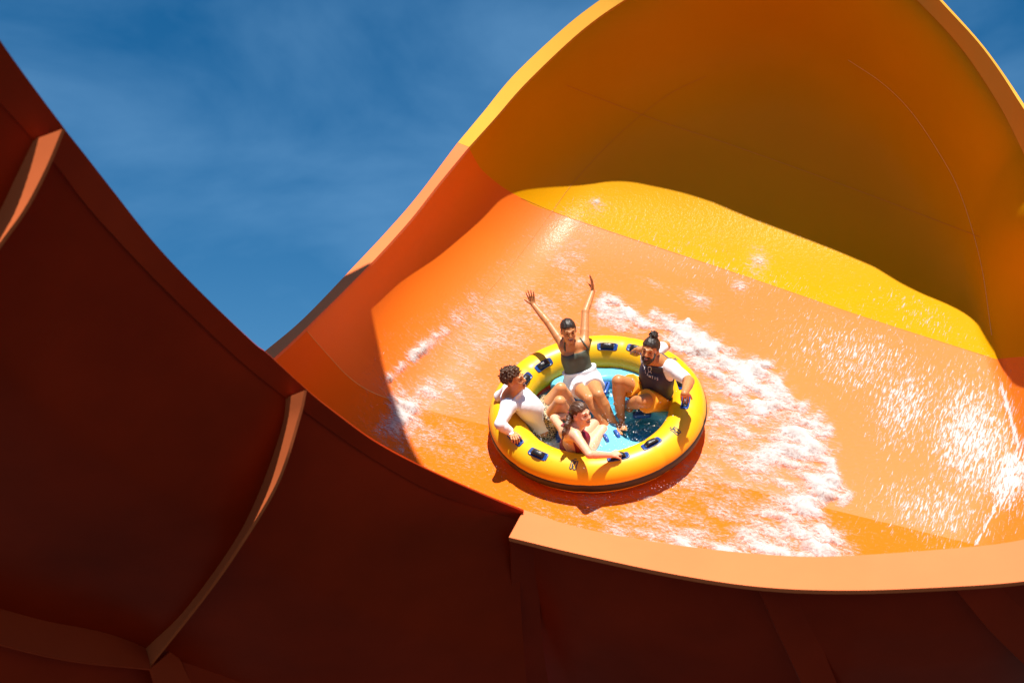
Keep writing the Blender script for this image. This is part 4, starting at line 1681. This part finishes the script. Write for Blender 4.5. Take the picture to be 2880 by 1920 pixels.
sheet = [(880, 760), (1010, 700), (1090, 640), (1180, 560), (1260, 470), (1370, 440), (1560, 500), (1900, 600), (2150, 690), (2292, 822), (2440, 870), (2560, 1000),
         (2560, 1240), (2352, 1262), (2219, 1280), (1939, 1300), (1775, 1298), (1555, 1275), (1336, 1236), (1203, 1200), (1000, 1100), (840, 1040), (800, 930)]
sx_, sy_ = np.meshgrid(np.arange(790, 2570, 5.), np.arange(430, 1310, 5.), indexing='ij')
sdv = sd_poly(sx_, sy_, sheet)
fd = foam_glint_density(sx_, sy_)
stv = glint_streak_density(sx_, sy_)
keep = sdv > -6
edge = np.clip((sdv + 4) / 20, 0, 1)
Pw = surf(np.stack([sx_.ravel(), sy_.ravel()], -1)).reshape(*sx_.shape, 3)
dxp = np.gradient(Pw, axis=0)
dyp = np.gradient(Pw, axis=1)
Nw = nrm(np.cross(dxp, dyp))
Nw *= -np.sign((Nw * nrm(Pw)).sum(-1))[..., None]
q_ = Pw - P0
pu, pc = q_ @ UX, q_ @ CX
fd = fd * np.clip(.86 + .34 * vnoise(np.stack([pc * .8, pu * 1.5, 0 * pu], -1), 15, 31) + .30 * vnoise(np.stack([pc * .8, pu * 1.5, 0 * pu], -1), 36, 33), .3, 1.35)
lump = .5 + .5 * vnoise(np.stack([pc * 1.0, pu * 1.6, 0 * pu], -1), 30, 4)
lump2 = .5 + .5 * vnoise(np.stack([pc, pu * 1.3, 0 * pu], -1), 75, 8)
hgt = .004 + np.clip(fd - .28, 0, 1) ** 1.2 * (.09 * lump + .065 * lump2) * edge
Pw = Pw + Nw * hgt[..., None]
nx_, ny_ = sx_.shape
fs_ = gridfaces(nx_, ny_)
kf = keep.ravel()
fs_ = fs_[kf[fs_].all(1)]
used = np.unique(fs_)
remap = np.full(nx_ * ny_, -1)
remap[used] = np.arange(len(used))

M_foam_glint, nt, b = new_mat('white_foam_and_glints')
at = {}
for n_ in ('foam', 'glint_streak', 'pu', 'pc'):
    at[n_] = nd(nt, 'ShaderNodeAttribute')
    at[n_].attribute_name = n_


def vec(su, sc, off=0.):
    c = nd(nt, 'ShaderNodeCombineXYZ')
    for nm, k, sock in (('pc', sc, 'X'), ('pu', su, 'Y')):
        m = nd(nt, 'ShaderNodeMath', operation='MULTIPLY')
        m.inputs[1].default_value = k
        nt.links.new(at[nm].outputs['Fac'], m.inputs[0])
        nt.links.new(m.outputs[0], c.inputs[sock])
    c.inputs['Z'].default_value = off
    return c.outputs[0]


def thresh(noise_out, dens, lo, hi, soft):
    """1 where noise > 1 - density"""
    r = nd(nt, 'ShaderNodeMapRange')
    r.inputs['From Min'].default_value = lo
    r.inputs['From Max'].default_value = hi
    nt.links.new(noise_out, r.inputs['Value'])
    a = nd(nt, 'ShaderNodeMath', operation='ADD')
    nt.links.new(r.outputs[0], a.inputs[0])
    nt.links.new(dens, a.inputs[1])
    s = nd(nt, 'ShaderNodeMapRange', interpolation_type='SMOOTHSTEP')
    s.inputs['From Min'].default_value = 1.0 - soft
    s.inputs['From Max'].default_value = 1.0 + soft
    nt.links.new(a.outputs[0], s.inputs['Value'])
    return s.outputs[0]


nA = nd(nt, 'ShaderNodeTexNoise', Scale=1., Detail=9., Roughness=.80, Distortion=.6)
nt.links.new(vec(36., 20.), nA.inputs['Vector'])
aA = thresh(nA.outputs['Fac'], at['foam'].outputs['Fac'], .30, .72, .42)
nB = nd(nt, 'ShaderNodeTexNoise', Scale=1., Detail=7., Roughness=.68, Distortion=.5)
nt.links.new(vec(9., 62., 3.), nB.inputs['Vector'])
aB = thresh(nB.outputs['Fac'], at['glint_streak'].outputs['Fac'], .33, .72, .17)
mxx = nd(nt, 'ShaderNodeMath', operation='MAXIMUM')
nt.links.new(aA, mxx.inputs[0])
nt.links.new(aB, mxx.inputs[1])
lim = nd(nt, 'ShaderNodeMath', operation='MULTIPLY')
lim.inputs[1].default_value = .90
nt.links.new(mxx.outputs[0], lim.inputs[0])
nt.links.new(lim.outputs[0], b.inputs['Alpha'])
b.inputs['Base Color'].default_value = (.57, .55, .525, 1)
b.inputs['Roughness'].default_value = .45
nC = nd(nt, 'ShaderNodeTexNoise', Scale=1., Detail=6., Roughness=.7)
nt.links.new(vec(70., 50., 7.), nC.inputs['Vector'])
bp = nd(nt, 'ShaderNodeBump', Strength=.7, Distance=.02)
nt.links.new(nC.outputs['Fac'], bp.inputs['Height'])
nt.links.new(bp.outputs['Normal'], b.inputs['Normal'])
fl = lambda a: a.ravel()[used]
foam = mesh('foam', W(Pw.reshape(-1, 3)[used]), remap[fs_][:, ::-1].copy(), M_foam_glint, None, origin=W(P0),
            attrs=dict(foam=fl(fd * edge), glint_streak=fl(stv * edge), pu=fl(pu), pc=fl(pc)))
tag(foam, 'white foam, rippling water and painted sun glints over the sunlit orange chute', None, None, 'stuff')

# ------------------------------------------------------------------ spray
M_drop, nt, b = new_mat('water_drop')
b.inputs['Base Color'].default_value = (.90, .93, .95, 1)
b.inputs['Roughness'].default_value = .08
b.inputs['IOR'].default_value = 1.33
ico = np.array([(0, 0, 1), (.894, 0, .447), (.276, .851, .447), (-.724, .526, .447), (-.724, -.526, .447), (.276, -.851, .447),
                (.724, .526, -.447), (-.276, .851, -.447), (-.894, 0, -.447), (-.276, -.851, -.447), (.724, -.526, -.447), (0, 0, -1)])
icf = np.array([(0, 1, 2), (0, 2, 3), (0, 3, 4), (0, 4, 5), (0, 5, 1), (1, 6, 2), (2, 7, 3), (3, 8, 4), (4, 9, 5), (5, 10, 1), (6, 7, 2), (7, 8, 3), (8, 9, 4), (9, 10, 5),
                (10, 6, 1), (6, 11, 7), (7, 11, 8), (8, 11, 9), (9, 11, 10), (10, 11, 6)])
pts, rad = [], []


def spray(cx, cy, sx, sy, h0, h1, n, r0, r1):
    for _ in range(n):
        x, y = rng.normal(cx, sx), rng.normal(cy, sy)
        pts.append(at_h(x, y, rng.uniform(h0, h1)))
        rad.append(r0 + (r1 - r0) * rng.random() ** 3)


spray(350, 1085, 40, 40, .14, .28, 143, .0025, .0062)
spray(430, 1140, 70, 40, .13, .22, 110, .0025, .0062)
spray(540, 1170, 45, 40, .13, .30, 77, .0025, .0062)
spray(745, 1165, 30, 30, .14, .30, 49, .0025, .0062)
spray(930, 1150, 60, 35, .13, .26, 71, .0025, .0062)
spray(1000, 1040, 120, 70, .15, .45, 49, .0025, .0062)
spray(850, 980, 70, 90, .15, .5, 60, .0025, .0062)
spray(885, 1000, 18, 25, .15, .25, 33, .0025, .0062)
spray(1130, 830, 130, 90, .2, .5, 38, .0025, .005)
spray(620, 1000, 120, 120, .25, .6, 38, .0025, .005)
spray(550, 1500, 14, 60, .0, .06, 33, .0025, .0062)
spray(750, 1470, 260, 30, .0, .08, 88, .0025, .0062)
spray(1130, 1400, 110, 30, .0, .10, 49, .0025, .0062)
spray(140, 1280, 40, 60, .0, .08, 33, .0025, .0062)
spray(1480, 1080, 60, 110, .0, .10, 33, .0025, .0062)
#spray(640, 250, 250, 100, .0, .06, 66, .0025, .0062)
n_p = len(pts)
pts, rad = np.array(pts), np.array(rad)
V = (pts[:, None] + ico[None] * rad[:, None, None] * rng.uniform(.7, 1.3, (n_p, 1, 3))).reshape(-1, 3)
Fc = (icf[None] + 12 * np.arange(n_p)[:, None, None]).reshape(-1, 3)
sp = mesh('spray', W(V), Fc, M_drop, None, origin=W(P0))
tag(sp, 'drops of water splashing in and around the yellow raft', None, None, 'stuff')

# shallow water standing in the raft
r_, t_ = np.meshgrid(np.linspace(.001, .73, 60), np.linspace(0, 2 * math.pi, 160, endpoint=False), indexing='ij')
wa, wb = r_ * np.cos(t_), r_ * np.sin(t_)
wp = R2S(wa, wb, .095 + .010 * vnoise(np.stack([wa, wb, 0 * wa], -1), 22, 6))
fx, fy = 1176 + wp[..., 0] / wp[..., 1] * F, 784 - wp[..., 2] / wp[..., 1] * F
cxx, cyy = (fx - 1102.5) / .36458, (fy - 604.3) / .36458
fdw = 1.05 * G_(cxx, cyy, 350, 1095, 85, 60) + .8 * G_(cxx, cyy, 470, 1140, 110, 60) + .6 * G_(cxx, cyy, 930, 1160, 80, 40) + .5 * G_(cxx, cyy, 740, 1170, 50, 40) + .30
M_rw, nt, b = new_mat('raft_water')
a1 = nd(nt, 'ShaderNodeAttribute')
a1.attribute_name = 'foam'
tc = nd(nt, 'ShaderNodeTexCoord')
nz = nd(nt, 'ShaderNodeTexNoise', Scale=17., Detail=7., Roughness=.7, Distortion=.6)
nt.links.new(tc.outputs['Object'], nz.inputs['Vector'])
al = thresh(nz.outputs['Fac'], a1.outputs['Fac'], .30, .72, .2)
mx = nd(nt, 'ShaderNodeMix', data_type='RGBA')
mx.inputs[6].default_value = (.04, .37, .58, 1)
mx.inputs[7].default_value = (.85, .88, .88, 1)
nt.links.new(al, mx.inputs[0])
nt.links.new(mx.outputs[2], b.inputs['Base Color'])
b.inputs['Roughness'].default_value = .12
alp = nd(nt, 'ShaderNodeMapRange')
alp.inputs['To Min'].default_value = .35
alp.inputs['To Max'].default_value = .95
nt.links.new(al, alp.inputs['Value'])
nt.links.new(alp.outputs[0], b.inputs['Alpha'])
nb = nd(nt, 'ShaderNodeTexNoise', Scale=26., Detail=4.)
nt.links.new(tc.outputs['Object'], nb.inputs['Vector'])
bp = nd(nt, 'ShaderNodeBump', Strength=.5, Distance=.03)
nt.links.new(nb.outputs['Fac'], bp.inputs['Height'])
nt.links.new(bp.outputs['Normal'], b.inputs['Normal'])
rw = mesh('water', W(wp.reshape(-1, 3)), gridfaces(60, 160, closed_v=True), M_rw, None, origin=W(P0), attrs=dict(foam=fdw.ravel()))
tag(rw, 'shallow splashing water standing on the blue floor of the raft', None, None, 'stuff')
# ------------------------------------------------------------------ ground
M_gr = simple_mat('dark_soil', (.022, .018, .014), rough=.9, var=.3, scale=.5)
g = 600.
o = mesh('ground', [(-g, -g, -6), (g, -g, -6), (g, g, -6), (-g, g, -6)], [(0, 1, 2, 3)], M_gr, None, False)
tag(o, 'dark bare ground far below the slide', None, None, 'structure')
